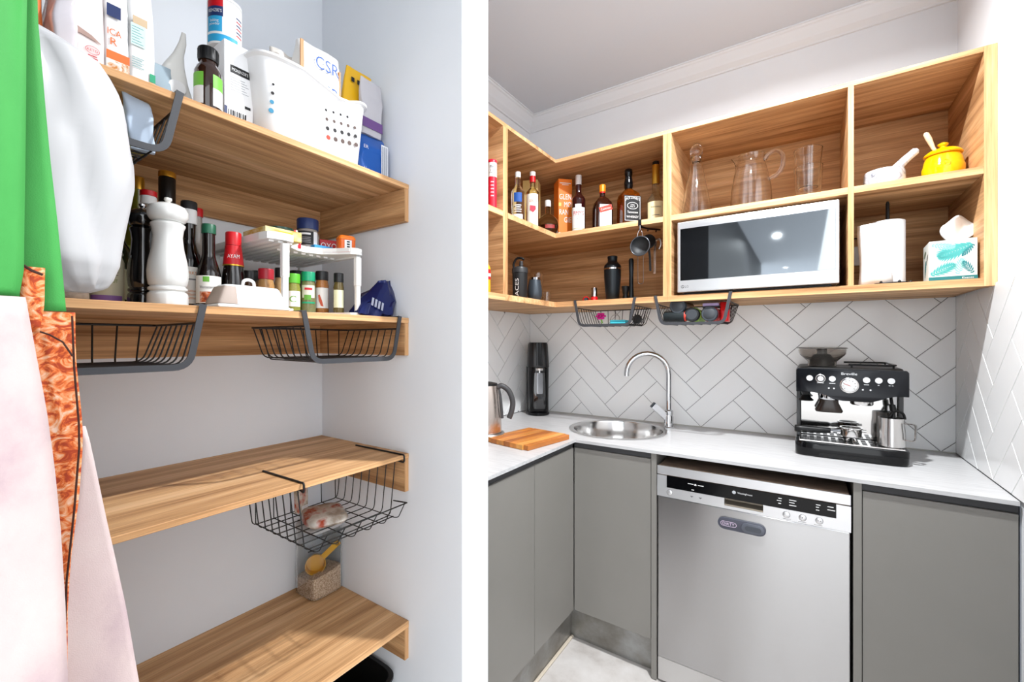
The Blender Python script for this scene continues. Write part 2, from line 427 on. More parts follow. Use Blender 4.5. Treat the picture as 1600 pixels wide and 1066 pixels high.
# right unit with the microwave
t = thing('wall_shelf_unit', 'large open oak wall shelf around the microwave, divided into four bays', 'shelf unit', (0, 0, 0), group='oak wall shelf units')
xa, xb = -.485, XR-.0005
box('top_panel', xa, .4498, Y0, YW-.001, ZT-.016, ZT, OX, t, edge=(1, -1, band(0)))
box('shelf_board', xa+.017, .1228, Y0, YBK, ZM-.0225, ZM, OX, t, edge=(1, -1, band(0)))
box('shelf_board', .1392, .4498, Y0, YBK, ZM-.0225, ZM, OX, t, edge=(1, -1, band(0)))
box('bottom_panel', xa, .4498, Y0, YW-.001, ZBT-.025, ZBT, OX, t, edge=(1, -1, band(0)))
box('side_panel', xa, -.468, Y0+.0003, YBK, ZBT, ZT-.016, OY, t, edge=(1, -1, band(2)))
box('divider', .123, .139, Y0+.0003, YBK, ZBT, ZT-.016, OY, t, edge=(1, -1, band(2)))
box('side_panel', .450, .4645, Y0-.001, YW-.001, ZBT-.025, ZT, wood(1), t, edge=(1, -1, band(2)))
box('end_filler', .4648, xb, Y0-.001, Y0+.06, ZBT-.025, ZT, wood(1), t, edge=(1, -1, band(2)))
box('back_panel', -.4679, .1229, YBK, YW-.001, ZBT, ZT-.016, OX, t)
box('back_panel', .1391, .4499, YBK, YW-.001, ZBT, ZT-.016, OX, t)

# ------------------------------------------------------------------ base cabinets and worktop
YC, XC, YD, XD = 1.708, -.825, 1.720, -.837
def carcass(name, lab, cat='cabinet'): return thing(name, lab, cat, (0, 0, 0), group='taupe base cabinets')
t = carcass('base_cabinet', 'taupe two-door base cabinet along the left wall under the worktop')
box('carcass', XW+.002, XD-.0185, YP+NT+.002, 1.72, .1505, .872, DOOR, t)
box('door', XD-.018, XD, 1.020, 1.3875, .152, .862, DOOR, t, bev=.0012)
box('door', XD-.018, XD, 1.3905, 1.7165, .152, .862, DOOR, t, bev=.0012)
box('finger_recess', XD-.0184, XD-.006, 1.02, 1.72, .864, .8875, DARK, t)
box('kickboard', -.886, -.871, YP+NT+.002, 1.764, .001, .150, PEWTER, t)
box('floor_bead', -.8708, -.858, YP+NT+.002, 1.764, .0005, .010, mat('beige_bead', hexc('#cbbfae'), .6), t, bev=.003)
t = carcass('base_cabinet', 'taupe single-door corner base cabinet below the round sink')
box('carcass', XD-.018, -.503, YD+.019, YW-.002, .1505, .70, DOOR, t)
box('door', XD+.002, -.5035, YD, YD+.018, .152, .862, DOOR, t, bev=.0012)
box('filler_panel', -.5012, -.4805, YD-.004, YD+.55, .002, .8875, DOOR, t, bev=.001)
box('finger_recess', XD, -.5035, YD+.006, YD+.0184, .864, .8875, DARK, t)
box('kickboard', -.8705, -.5035, 1.765, 1.780, .001, .150, PEWTER, t)
t = carcass('base_cabinet', 'taupe base cabinet with one wide door right of the dishwasher')
box('carcass', .147, XR-.002, YD+.019, YW-.002, .1505, .872, DOOR, t)
box('side_panel', .1245, .1455, YD-.004, YW-.02, .002, .8875, DOOR, t, bev=.001)
box('door', .1475, .4735, YD, YD+.018, .152, .862, DOOR, t, bev=.0012)
box('scribe_filler', .4765, XR-.001, YD+.002, YD+.03, .152, .8875, mat('blue_grey_edge', hexc('#8b9099'), .5), t)
box('finger_recess', .147, .475, YD+.006, YD+.0184, .864, .8875, DARK, t)
box('kickboard', .147, XR-.002, 1.765, 1.780, .001, .150, PEWTER, t)
# worktop with a round hole for the sink
SKX, SKY, SKR = -.755, 2.030, .217
t = thing('worktop', 'pale grey stone L-shaped worktop running under the tiled splashback', 'worktop', (0, 0, 0))
outer = [(XW+.0062, YP+NT+.002), (XC, YP+NT+.002), (XC, YC), (XR-.0062, YC), (XR-.0062, YW-.0062), (XW+.0062, YW-.0062)]
bm = bmesh.new()
for z in (.900, .888):
    vo = [bm.verts.new((*p, z)) for p in outer]; N = 48
    vi = [bm.verts.new((SKX+SKR*math.cos(2*PI*i/N), SKY+SKR*math.sin(2*PI*i/N), z)) for i in range(N)]
    eo = [bm.edges.new((vo[i], vo[(i+1) % 6])) for i in range(6)]; ei = [bm.edges.new((vi[i], vi[(i+1) % N])) for i in range(N)]
    bmesh.ops.triangle_fill(bm, use_beauty=True, edges=eo+ei)
    if z == .9: to, ti = vo, vi
for A, B in ((to, vo), (ti, vi)):
    for i in range(len(A)): bm.faces.new((A[i], A[(i+1) % len(A)], B[(i+1) % len(A)], B[i]))
frombm('stone_slab', bm, STONE, t)
box('silicone_bead', XW+.0063, XR-.0063, YW-.0105, YW-.0062, .9002, .9045, mat('silicone', hexc('#b9b7b0'), .4), t)
# ------------------------------------------------------------------ builders for small things
def face(x, y): return math.atan2(-y, -x)+PI/2       # turn a thing's local -y (its front) to the middle of the room
FRONT = -PI/2
def se(n, c): return math.copysign(abs(c)**(2.0/n), c)
def loft(name, secs, m, parent=None, seg=32, smooth=True, loc=None, label=None, disp=None, cap=True):
    """secs: (half width, half depth, z, exponent[, dx, dy]) rounded-rectangle rings"""
    bm = bmesh.new(); rings = []
    for s in secs:
        w, d, z, n = s[:4]; dx, dy = (s[4], s[5]) if len(s) > 4 else (0, 0)
        ring = []
        for i in range(seg):
            a = 2*PI*(i+.5)/seg
            p = Vector((dx+w*se(n, math.cos(a)), dy+d*se(n, math.sin(a)), z))
            if disp: p = disp(p, s)
            ring.append(bm.verts.new(p))
        rings.append(ring)
    for a, b in zip(rings, rings[1:]):
        for i in range(seg): bm.faces.new((a[i], a[(i+1) % seg], b[(i+1) % seg], b[i]))
    if cap: bm.faces.new(rings[0]); bm.faces.new(rings[-1])
    return frombm(name, bm, m, parent, smooth, loc, label)
def bag(w, d, h, m, parent, seed=0, wr=.004, top=.12, lean=(0, 0), name='packet_body', full=.55, n0=5.0, twist=0.0, seg=36, rings=16):
    secs = []
    for j in range(rings+1):
        t = j/rings; z = h*t
        k = 1.0 if t < full else max(top, 1-(t-full)/(1-full)*(1-top))
        ww = (.94 if t < .03 else 1.0)*(1+.03*math.sin(5*t+seed)); dd = d/2*k*(.9 if t < .03 else 1)
        n = n0 if t < full else n0+(4.5-n0)*(t-full)/(1-full)
        secs.append((w/2*ww, dd, z, n, lean[0]*t*t, lean[1]*t*t))
    def disp(p, s):
        t = s[2]/h
        v = mnoise.noise_vector(Vector((p.x*28+seed*7.3, p.y*28, p.z*22+seed)))*wr*(.5+1.2*t)
        v2 = mnoise.noise_vector(Vector((p.x*70+seed*3.1, p.y*70, p.z*50)))*wr*.45
        q = p+v+v2
        if s[2] <= 0: q.z = 0
        return q
    return loft(name, secs, m, parent, seg, 60, disp=disp)
def bottle(name, lab, cat, x, y, z, h, R, rn, hs, hn, glass, cap, cap_h, cap_r=None, group=None, seg=28, foot=.006, labels=(), capname='cap', curve=1.0, liquid=None):
    t = thing(name, lab, cat, (x, y, z), face(x, y), group)
    pr = [(0, 0), (R*.9, 0), (R, foot), (R, hs)]
    for i in range(1, 9):
        u = i/8; c = (1+math.cos(PI*u))/2
        pr.append((rn+(R-rn)*(c**curve), hs+(hn-hs)*u))
    pr += [(rn, h-cap_h), (0, h-cap_h)]
    lathe('glass_body', pr, glass, t, seg)
    cr = cap_r or rn*1.12
    lathe(capname, [(0, h-cap_h+.0005), (cr, h-cap_h+.0005), (cr, h-.002), (cr*.93, h), (0, h)], cap, t, 22)
    for (z0, z1, m, half) in labels: label_band('paper_label', R+.0006, z0, z1, FRONT, half, m, t)
    return t
def jar(name, lab, x, y, z, h, R, body, lid, lid_h, label_m=None, group=None, half=1.1, cat='jar', lidname='lid'):
    t = thing(name, lab, cat, (x, y, z), face(x, y), group)
    lathe('jar_body', [(0, 0), (R*.93, 0), (R, .005), (R, h-lid_h-.014), (R*.86, h-lid_h-.003), (R*.84, h-lid_h), (0, h-lid_h)], body, t, 26)
    lathe(lidname, [(0, h-lid_h+.0004), (R*.93, h-lid_h+.0004), (R*.95, h-.003), (R*.9, h), (0, h)], lid, t, 26)
    if label_m: label_band('paper_label', R+.0006, .014, h-lid_h-.022, FRONT, half, label_m, t)
    return t
def solid(nm, h, r=.5, **k): return mat(nm, hexc(h), r, **k)
RED, WHT, GRN, YEL, ORG, NAVY, TEAL = solid('red', '#c4161f', .35), solid('white', '#e3e3e3', .5), solid('green', '#2f9b45', .4), solid('yellow', '#f1bd11', .3), solid('orange', '#ef7b1f', .5), solid('navy', '#1d2f5f', .4), solid('teal', '#3f9ea3', .5)
INK = solid('ink', '#1a1a1c', .6); INKBLUE = solid('ink_blue', '#1c4f9c', .6); INKRED = solid('ink_red', '#c22430', .6); GOLD = mat('gold_foil', hexc('#d8a63c'), .28, .85); LINE = solid('print_grey', '#77777a', .6)
AMBER = mat('amber_glass', hexc('#3a1708'), .06, coat=.6); SAUCE = mat('dark_sauce_glass', hexc('#120a08'), .06, coat=.6); COLA = mat('deep_red_glass', hexc('#2a0a0c'), .06, coat=.6)
CLEARL = mat('clear_spirit_glass', (1, 1, 1), .01, trans=1.0, ior=1.36)
PALEG = mat('pale_spirit_glass', hexc('#f3ecc9'), .02, trans=1.0, ior=1.36)
WHISK = mat('whisky_glass', hexc('#c46a1c'), .02, trans=.9, ior=1.36)
def lines(parent, x0, x1, zs, y, m, th=.0012):
    for z in zs: box('print_line', x0, x1, y-.0003, y, z-th/2, z+th/2, m, parent)

# ------------------------------------------------------------------ sink and tap
t = thing('round_sink', 'round stainless steel sink bowl set into the stone worktop', 'sink', (-.752, 2.022, .9))
lathe('bowl', [(.232, .0015), (.232, .003), (.222, .0045), (.209, .002), (.206, -.006), (.200, -.06), (.190, -.13), (.165, -.158), (.05, -.168), (.0, -.168), (0, -.17), (.166, -.1605), (.193, -.131), (.203, -.06), (.2085, -.008), (.2120, -.0002), (.232, .0015)], brushed('sink_steel', (.70, .69, .68), 0, .16), t, 64)
lathe('drain', [(0, -.166), (.03, -.166), (.034, -.163), (.04, -.1635), (.042, -.167), (0, -.1672)], CHROME, t, 28)
t = thing('mixer_tap', 'tall chrome gooseneck mixer tap behind the round sink', 'tap', (-.555, 2.195, .9))
d = Vector((-.93, -.37, 0)).normalized()
lathe('base', [(0, .0), (.026, .0), (.026, .004), (.022, .007), (.022, .055), (.019, .062), (.021, .07), (.021, .085), (.015, .09), (0, .09)], CHROME, t, 32)
pts = [Vector((0, 0, .088)), Vector((0, 0, .2)), Vector((0, 0, .262))]
for i in range(1, 15):
    a = PI*i/14*1.0
    pts.append(d*(.100*(1-math.cos(a)))+Vector((0, 0, .265+.100*math.sin(a))))
pts.append(d*.200+Vector((0, 0, .252)))
tube('spout', pts, .0125, CHROME, t, 16)
e = Vector((-.80, -.60, 0)).normalized(); s = Vector((.6, -.8, 0))
bm = bmesh.new(); a0, a1 = Vector((0, 0, .045))+e*.004, e*.078+Vector((0, 0, .112))
bm_tube(bm, [a0-(a1-a0)*.12, a0*.6+a1*.4, a1], .02, 4, flat=(.030, .022, (0, 0, 1)))
frombm('lever', bm, CHROME, t, 30)
tube('lever_tip', [a1+(a1-a0).normalized()*.0002, a1+(a1-a0).normalized()*.005], .0155, flat=(.0285, .0215, (0, 0, 1)), smooth=False, m= mat('blue_black_tip', hexc('#1b2634'), .15, .6), parent=t)

# ------------------------------------------------------------------ kettle, chopping board, sparkling water maker
kx, ky = -1.172, 1.520
t = thing('electric_kettle', 'brushed steel electric kettle with dark grey open handle', 'kettle', (kx, ky, .9))
KST = brushed('kettle_steel', (.66, .58, .53), 2, .25)
lathe('power_base', [(0, 0), (.086, 0), (.088, .004), (.088, .018), (.082, .026), (.0, .027)], brushed('kettle_base_steel', (.5, .48, .47), 0, .3), t, 40)
lathe('body', [(0, .0275), (.073, .0275), (.074, .032), (.071, .10), (.063, .19), (.056, .232), (.0, .233)], KST, t, 40)
lathe('lid', [(.0, .2335), (.055, .2335), (.054, .240), (.03, .246), (.0, .247)], BLACK, t, 32)
u = Vector((.80, .60, 0))
tube('handle', spline([u*.055+Vector((0, 0, .222)), u*.075+Vector((0, 0, .228)), u*.105+Vector((0, 0, .205)), u*.122+Vector((0, 0, .16)), u*.118+Vector((0, 0, .118)), u*.106+Vector((0, 0, .085))], 7), .012, mat('dark_grey_rubber', hexc('#3d3d3f'), .5), t, 12, rad=None)
tube('handle_spine', spline([u*.058+Vector((0, 0, .222)), u*.068+Vector((0, 0, .17)), u*.075+Vector((0, 0, .085))], 6), .007, mat('dark_grey_rubber', hexc('#3d3d3f'), .5), t, 10)

t = thing('chopping_board', 'orange-brown hardwood chopping board glued from strips', 'chopping board', (-.982, 1.578, .9), math.radians(-9))
bw, bl = .232, .285
tones = [(.55, .20, .035), (.47, .15, .028), (.60, .23, .045), (.38, .115, .02), (.58, .21, .04), (.70, .32, .075), (.50, .165, .03)]
edges = [-.116, -.085, -.052, -.012, .022, .058, .092, .116]
for i in range(7):
    c = tones[i]
    m = noise_mix('board_wood_%d' % i, [(.3, tuple(v*.72 for v in c)), (.55, c), (.75, tuple(min(1, v*1.25) for v in c))], (45, 5, 45), .35, detail=5)
    yo = .006 if i in (0, 6) else 0
    box('strip', edges[i]+.0002, edges[i+1]-.0002, -bl/2+yo, bl/2-yo, .0005, .021, m, t, bev=.002, seg=2)

sx_, sy_ = -1.292, 2.182
t = thing('sparkling_water_maker', 'tall glossy black sparkling water maker in the worktop corner', 'appliance', (sx_, sy_, .9), face(sx_, sy_)+.12)
loft('back_column', [(.066, .030, .0, 4.5, 0, .045), (.067, .032, .01, 4.5, 0, .045), (.064, .034, .27, 4.5, 0, .045), (.0645, .034, .2755, 4.5, 0, .045)], mat('satin_black', hexc('#1b1b1d'), .3), t, 36)
loft('head', [(.0625, .066, .276, 3.5, 0, .010), (.063, .067, .282, 3.5, 0, .010), (.056, .058, .408, 3.5, 0, .016), (.052, .054, .418, 3.5, 0, .016), (.0, .0, .419, 3, 0, .016)], mat('satin_black', hexc('#1b1b1d'), .3), t, 36)
loft('front_strip', [(.018, .002, .285, 4, 0, -.0575), (.018, .002, .300, 4, 0, -.0568), (.017, .002, .412, 4, 0, -.0435), (.016, .002, .416, 4, 0, -.043)], GBLACK, t, 16)
lathe('base', [(0, 0), (.060, 0), (.064, .004), (.064, .016), (.058, .020), (0, .02)], GBLACK, t, 36, loc=(0, -.008, 0))
loft('guard', [(.056, .050, .0205, 3.0, 0, -.006), (.058, .054, .03, 3.0, 0, -.006), (.060, .056, .27, 3.0, 0, -.006), (.059, .055, .2755, 3.0, 0, -.006)], GBLACK, t, 36)
loft('bottle_window', [(.032, .004, .04, 4, 0, -.0600), (.036, .004, .06, 4, 0, -.0605), (.036, .004, .17, 4, 0, -.0608), (.032, .004, .245, 4, 0, -.061)], mat('smoky_bottle', hexc('#141517'), .05, coat=1.0), t, 20)
loft('bottle_highlight', [(.017, .003, .125, 4, 0, -.0655), (.020, .003, .135, 4, 0, -.0655), (.020, .003, .225, 4, 0, -.0655), (.016, .003, .245, 4, 0, -.0655)], mat('bottle_sheen', hexc('#85878b'), .15, .4), t, 16)  # pale slab on the bottle front, silver highlight put into its colour
lathe('collar_ring', [(.0, .258), (.030, .258), (.031, .262), (.031, .270), (.029, .272), (0, .272)], SATIN, t, 32, loc=(0, -.038, 0))
box('carbonator_stem', -.004, .004, -.0665, -.0655, .215, .258, SATIN, t)

# ------------------------------------------------------------------ coffee machine and milk jug
t = thing('espresso_machine', 'black and steel espresso machine with bean hopper on the worktop', 'coffee machine', (.132, 1.948, .9))
loft('drip_tray', [(.160, .085, .002, 7, 0, .085), (.164, .088, .008, 7, 0, .085), (.164, .088, .046, 7, 0, .085), (.161, .085, .052, 7, 0, .085)], GBLACK, t, 48, 40)
box('tray_grille', -.150, .150, .012, .128, .0522, .0575, STEEL, t, bev=.0015)
for i in range(13):
    for j in range(2): box('grille_slot', -.140+i*.0222, -.126+i*.0222, .025+j*.05, .065+j*.05, .0576, .0580, BLACK, t)
box('tray_handle_notch', -.09, .085, -.0034, -.003, .006, .018, BLACK, t)
box('body', -.160, .160, .145, .325, .0525, .2345, BLACK, t, bev=.006, seg=2)
box('side_column', -.160, -.146, .12, .1448, .0525, .2345, mat('grey_column', hexc('#3a3b3c'), .3), t, bev=.002)
box('side_column', .146, .160, .12, .1448, .0525, .2345, mat('grey_column', hexc('#3a3b3c'), .3), t, bev=.002)
box('splash_panel', -.1455, .1455, .138, .1448, .059, .2345, mat('mirror_steel', (.46, .455, .45), .09, 1.0), t, bev=.001)
HEAD = mat('black_sesame_metal', hexc('#0f1116'), .2, .2, spec=.4)
bm_poly = [(-.160, .236), (-.120, .238), (-.092, .236), (-.070, .228), (-.045, .214), (-.02, .2105), (.06, .2105), (.085, .220), (.105, .232), (.122, .237), (.160, .236), (.160, .318), (.154, .325), (-.154, .325), (-.160, .318)]
prism('fascia', bm_poly, .016, .034, HEAD, t, axis=1, bev=.002, seg=2, smooth=35)
loft('head', [(.158, .140, .2355, 8, 0, .180), (.162, .144, .245, 8, 0, .180), (.162, .144, .312, 8, 0, .180), (.154, .136, .327, 8, 0, .180), (.150, .132, .329, 8, 0, .180)], BLACK, t, 48, 40)
tube('cup_rail', rounded([(.0, .30, .340), (.135, .30, .340), (.135, .07, .340), (.0, .07, .340)], .02), .0035, GBLACK, t, 8)
for px_, py_ in ((0.01, .07), (.128, .08), (.128, .28)): tube('rail_post', [(px_, py_, .328), (px_, py_, .339)], .003, GBLACK, t, 8)
SMK = mat('smoky_plastic', hexc('#d6d0ca'), .06, trans=.95, ior=1.2)
lathe('bean_hopper', [(.045, .3295), (.046, .348), (.070, .372), (.0745, .378), (.076, .395), (.074, .395), (.0725, .379), (.068, .374), (.0435, .350), (.0425, .3295)], SMK, t, 40, loc=(-.078, .115, 0))
lathe('hopper_lid', [(.0, .397), (.074, .397), (.080, .3985), (.080, .401), (.074, .403), (0, .4035)], mat('smoky_lid', hexc('#5d5955'), .12, trans=.4), t, 40, loc=(-.078, .115, 0))
lathe('hopper_core', [(0, .3296), (.040, .3296), (.041, .352), (.028, .372), (.016, .378), (.016, .396), (0, .396)], BLACK, t, 32, loc=(-.078, .115, 0))
def disc(nm, x, z, r, y, th, m, sub=None, seg=28):
    o = lathe(nm, [(0, 0), (r, 0), (r, th*.7), (r*.93, th), (0, th)], m, t, seg)
    o.rotation_euler = (PI/2, 0, 0); o.location = (x, y, z); return o
BTN = mat('bright_button', (.52, .52, .53), .25, .9)
for bx in (-.118, -.050, .047, .080, .113): disc('button', bx, .289, .0108, .0155, .004, BTN)
disc('dial_ring', -.085, .289, .0155, .0155, .003, SATIN); disc('dial_ring', -.085, .289, .0125, .0123, .002, BLACK); disc('grind_dial', -.085, .289, .0098, .0104, .010, BTN)
disc('pressure_gauge', -.001, .268, .0275, .0155, .005, STEEL); disc('gauge_face', -.001, .268, .0228, .0103, .001, solid('gauge_white', '#c9c9c8', .5))
for i in range(9):
    a = math.radians(220-i*32.5); q = box('gauge_tick', -.0006, .0006, -.0002, 0, .016, .020, INK, t); q.location = (-.001, .0090, .268); q.rotation_euler = (0, PI/2-a, 0)
q = box('gauge_needle', -.0006, .0006, -.0002, 0, -.004, .016, INKRED, t); q.location = (-.001, .0088, .268); q.rotation_euler = (0, -1.2, 0)
text('lettering', 'Breville', .013, BTN, t, plmap((-.001, .0152, .309), (1, 0, 0), (0, 0, 1)), width=.045)
for bx, w in ((-.085, .02), (-.05, .018), (.047, .014), (.08, .005), (.109, .005), (.117, .005)): box('print_mark', bx-w/2, bx+w/2, .0152, .0155, .2715, .2735, BTN, t)
for bx in (-.060, -.045, .037, .058): disc('indicator', bx, .2545, .0030, .0155, .001, BTN, seg=12)
lathe('grind_outlet', [(0, .207), (.030, .207), (.032, .212), (.032, .234), (0, .234)], CHROME, t, 32, loc=(-.058, .085, 0))
loft('grind_cradle', [(.040, .030, .160, 5, -.058, .085), (.043, .032, .166, 5, -.058, .085), (.030, .026, .196, 4, -.058, .085), (.030, .026, .2065, 4, -.058, .085)], mat('brown_smoke_plastic', hexc('#2c2019'), .2), t, 32)
lathe('group_head', [(0, .193), (.031, .193), (.034, .197), (.034, .222), (0, .222)], STEEL, t, 36, loc=(.040, .085, 0))
lathe('tamper', [(0, .200), (.024, .200), (.026, .203), (.018, .211), (.012, .222), (.016, .234), (0, .234)], BLACK, t, 28, loc=(-.130, .060, 0))
tube('steam_wand', spline([(.118, .07, .236), (.120, .06, .21), (.124, .05, .17), (.120, .045, .14)], 6), .005, BLACK, t, 10)
tube('wand_grip', [(.121, .057, .203), (.123, .052, .182)], .009, BLACK, t, 12)
t = thing('portafilter', 'steel portafilter with black handle lying on the drip tray', 'portafilter', (.140, 2.015, .9582))
lathe('basket', [(0, .016), (.024, .016), (.030, .020), (.032, .046), (.034, .048), (.034, .052), (.029, .052), (.028, .026), (0, .024)], STEEL, t, 36)
for q in (-1, 1): tube('spout', rounded([(.0, 0, .016), (.010*q, 0, .012), (.012*q, 0, .001)], .004), .0055, STEEL, t, 10)
tube('lug', [(.031, 0, .042), (.043, 0, .042)], .0045, STEEL, t, 8)
tube('neck', [(-.031, 0, .034), (-.062, .0, .033)], .010, CHROME, t, 12, rad=[.012, .008])
tube('handle', [(-.0605, 0, .033), (-.066, 0, .033), (-.09, -.002, .032), (-.15, -.004, .031), (-.170, -.005, .031), (-.174, -.005, .031)], .012, BLACK, t, 14, rad=[.009, .0105, .0115, .014, .014, .010])
t = thing('milk_jug', 'brushed steel milk jug on the right of the drip tray', 'jug', (.250, 2.004, .9582), -.15)
lathe('jug_body', [(0, 0), (.036, 0), (.039, .003), (.0385, .05), (.036, .075), (.0355, .100), (.0345, .100), (.035, .075), (.0372, .05), (.0372, .005), (0, .004)], brushed('jug_steel', (.68, .67, .66), 0, .22), t, 40)
tube('handle', rounded([(.034, -.008, .085), (.064, -.014, .085), (.062, -.013, .028), (.036, -.009, .028)], .010), .005, brushed('jug_steel', (.68, .67, .66), 0, .22), t, 8, flat=(.014, .003, (-.25, -1, 0)), smooth=False)
tube('thermometer_clip', spline([(-.004, -.01, .102), (.008, -.006, .125), (.030, 0, .118), (.036, .004, .098)], 5), .004, BLACK, t, 8)

# ------------------------------------------------------------------ dishwasher
t = thing('dishwasher', 'freestanding stainless steel dishwasher under the worktop', 'dishwasher', (-.179, 1.716, 0))
hw = .298; ALU = brushed('silver_panel', (.80, .81, .83), 0, .34)
box('casing', -hw+.006, hw-.006, .022, .56, .012, .806, solid('dark_casing', '#2a2a2a', .6), t)
box('lid', -hw+.004, hw-.004, .004, .56, .8065, .8465, noise_mix('chipboard_lid', [(.3, hexc('#5d4c40')), (.7, hexc('#8a7564'))], (12, 40, 40), .5), t, bev=.002)
box('lid_edge', -hw, hw, -.004, .0038, .812, .8445, ALU, t, bev=.002, seg=2)
cp = [(-hw, .7275), (hw, .7275), (hw, .809), (.261, .809), (.261, .764), (.060, .764), (.060, .738), (-.061, .738), (-.061, .764), (-.262, .764), (-.262, .809), (-hw, .809)]
prism('control_panel', cp, -.003, .0215, ALU, t, axis=1)
box('display_strip', -.2615, .2605, -.0022, .0215, .7645, .809, GBLACK, t)
BZ = mat('bronze_recess', hexc('#7d7468'), .3, .5)
prism('handle_recess', [(.0205, .739), (.0212, .739), (.0212, .7635), (.0205, .7635)], -.0605, .0595, BZ, t, axis=0)
prism('handle_lip', [(-.002, .7385), (.020, .7385), (.020, .752)], -.0605, .0595, BZ, t, axis=0)
uv_vertical(box('door_panel', -hw+.002, hw-.002, 0, .0215, .1010, .7262, streaked('door_steel', (.47, .47, .475), .22, .97), t, bev=.003, seg=2))
box('plinth', -hw+.002, hw-.002, .004, .0215, .010, .0985, brushed('plinth_steel', (.62, .62, .62), 2, .35), t)
for bx in (-.251, .127, .172, .217):
    o = disc('button', bx, .7465, .0098, -.0031, .0012, ALU); 
    q = lathe('button_ring', [(.0098, 0), (.0108, 0), (.0108, .0006), (.0098, .0006)], LINE, t, 28); q.rotation_euler = (PI/2, 0, 0); q.location = (bx, -.0031, .7465)
for bx in (-.171, -.141): prism('arrow_button', [(-.006+bx, .749), (.006+bx, .749), (bx, .743)], -.0034, -.003, LINE, t, axis=1)
o = disc('start_dot', .172, .7465, .0018, -.0044, .0004, INK, seg=10); disc('start_dot', .214, .7465, .0014, -.0044, .0004, INK, seg=10); disc('start_dot', .220, .7465, .0014, -.0044, .0004, INK, seg=10)
disc('maker_badge', -.030, .790, .0060, -.0023, .0004, solid('badge_grey', '#b9bcc0', .4))
text('lettering', 'Westinghouse', .009, WHT, t, plmap((.004, -.0026, .7895), (1, 0, 0), (0, 0, 1)), width=.046)
for x0_, z0_, w_ in ((-.185, .793, .020), (-.150, .792, .020), (-.172, .772, .009), (.104, .797, .010), (.100, .789, .013), (.104, .780, .008), (.135, .797, .020), (.135, .789, .015), (.135, .780, .020), (.208, .797, .012), (.208, .789, .008), (.208, .780, .009), (.238, .797, .016), (.238, .787, .020)):
    box('print_mark', x0_, x0_+w_, -.0026, -.0022, z0_-.0012, z0_+.0012, WHT, t)
prism('car_symbol', [(-.163, .789), (-.154, .789), (-.156, .795), (-.161, .795)], -.0026, -.0022, WHT, t, axis=1)
for x0_ in (.118, .160, .203): box('print_mark', x0_, x0_+.022, -.0034, -.003, .7315, .7328, LINE, t)
t = thing('dishwasher_magnet', 'dark grey oval sliding magnet sign stuck on the dishwasher door', 'magnet', (-.186, 1.7155, .675), 0)
sl = mat('slate_plastic', hexc('#4b4d59'), .4)
def stadium(hx, hz, n=10): return [(hx-hz+hz*math.cos(a), hz*math.sin(a)) for a in [-PI/2+PI*i/n for i in range(n+1)]]+[(-(hx-hz)+hz*math.cos(a), hz*math.sin(a)) for a in [PI/2+PI*i/n for i in range(n+1)]]
prism('backing', stadium(.0755, .0205), -.006, -.0003, sl, t, axis=1, bev=.0015, seg=2, smooth=35)
o = prism('slider', stadium(.035, .0165), -.0095, -.0062, mat('slate_plastic_light', hexc('#5b5f69'), .35), t, axis=1, bev=.0012, seg=2, smooth=35); o.location = (.036, 0, 0)
o = prism('finger_dish', stadium(.025, .0085), -.0099, -.0096, mat('slate_plastic_dark', hexc('#474b53'), .4), t, axis=1); o.location = (.037, 0, 0)  # finger dish in a darker slate than the slider
PINK = solid('pale_lilac_print', '#d9c6dd', .6)
bm = bmesh.new(); o_ = stadium(.026, .0088, 5); i_ = stadium(.0245, .0073, 5)
A = [bm.verts.new((a-.040, -.0064, b)) for a, b in o_]; B = [bm.verts.new((a-.040, -.0064, b)) for a, b in i_]
for i in range(len(A)): bm.faces.new((A[i], A[(i+1) % len(A)], B[(i+1) % len(A)], B[i]))
frombm('sign_outline', bm, PINK, t)
text('lettering', 'DIRTY', .013, PINK, t, plmap((-.040, -.0064, 0), (1, 0, 0), (0, 0, 1)), width=.038)

# ------------------------------------------------------------------ microwave
t = thing('microwave', 'white and silver microwave with mirrored door in the shelf bay', 'microwave', (-.172, 1.885, 1.519))
box('casing', -.268, .268, .028, .345, .012, .296, solid('microwave_white', '#d9dadb', .4), t, bev=.004, seg=2)
box('door_frame', -.271, .271, .0, .0275, .010, .302, brushed('door_silver', (.86, .86, .87), 0, .32), t, bev=.004, seg=2)
box('door_glass', -.258, .261, -.0012, .004, .058, .273, mat('mirror_glass', (.30, .325, .34), .03, 1.0), t, bev=.0008)
for fx in (-.24, .22): lathe('foot', [(0, 0), (.012, 0), (.014, .012), (0, .012)], BLACK, t, 16, loc=(fx, .05, 0)); lathe('foot', [(0, 0), (.012, 0), (.014, .012), (0, .012)], BLACK, t, 16, loc=(fx, .30, 0))
box('base_vent', -.25, .25, .03, .04, .004, .0115, BLACK, t)
bm = bmesh.new(); LG = [(.0062*math.cos(2*PI*i/20), .0062*math.sin(2*PI*i/20)) for i in range(20)]
A = [bm.verts.new((a-.249, -.0004, b+.033)) for a, b in LG]; B = [bm.verts.new((a*.78-.249, -.0004, b*.78+.033)) for a, b in LG]
for i in range(20): bm.faces.new((A[i], A[(i+1) % 20], B[(i+1) % 20], B[i]))
frombm('logo_ring', bm, INK, t)
prism('logo_mark', [(-.2495, .037), (-.2485, .037), (-.2485, .0305), (-.2455, .0305), (-.2455, .0295), (-.2495, .0295)], -.0006, -.0002, INK, t, axis=1)
text('lettering', 'LG', .013, LINE, t, plmap((-.233, -.0004, .033), (1, 0, 0), (0, 0, 1)), width=.014)
for x0_, w_ in ((.115, .018), (.142, .012), (.225, .014)): box('print_mark', x0_, x0_+w_, -.0005, -.0001, .036, .040, solid('pale_print', '#b9bbbe', .6), t)

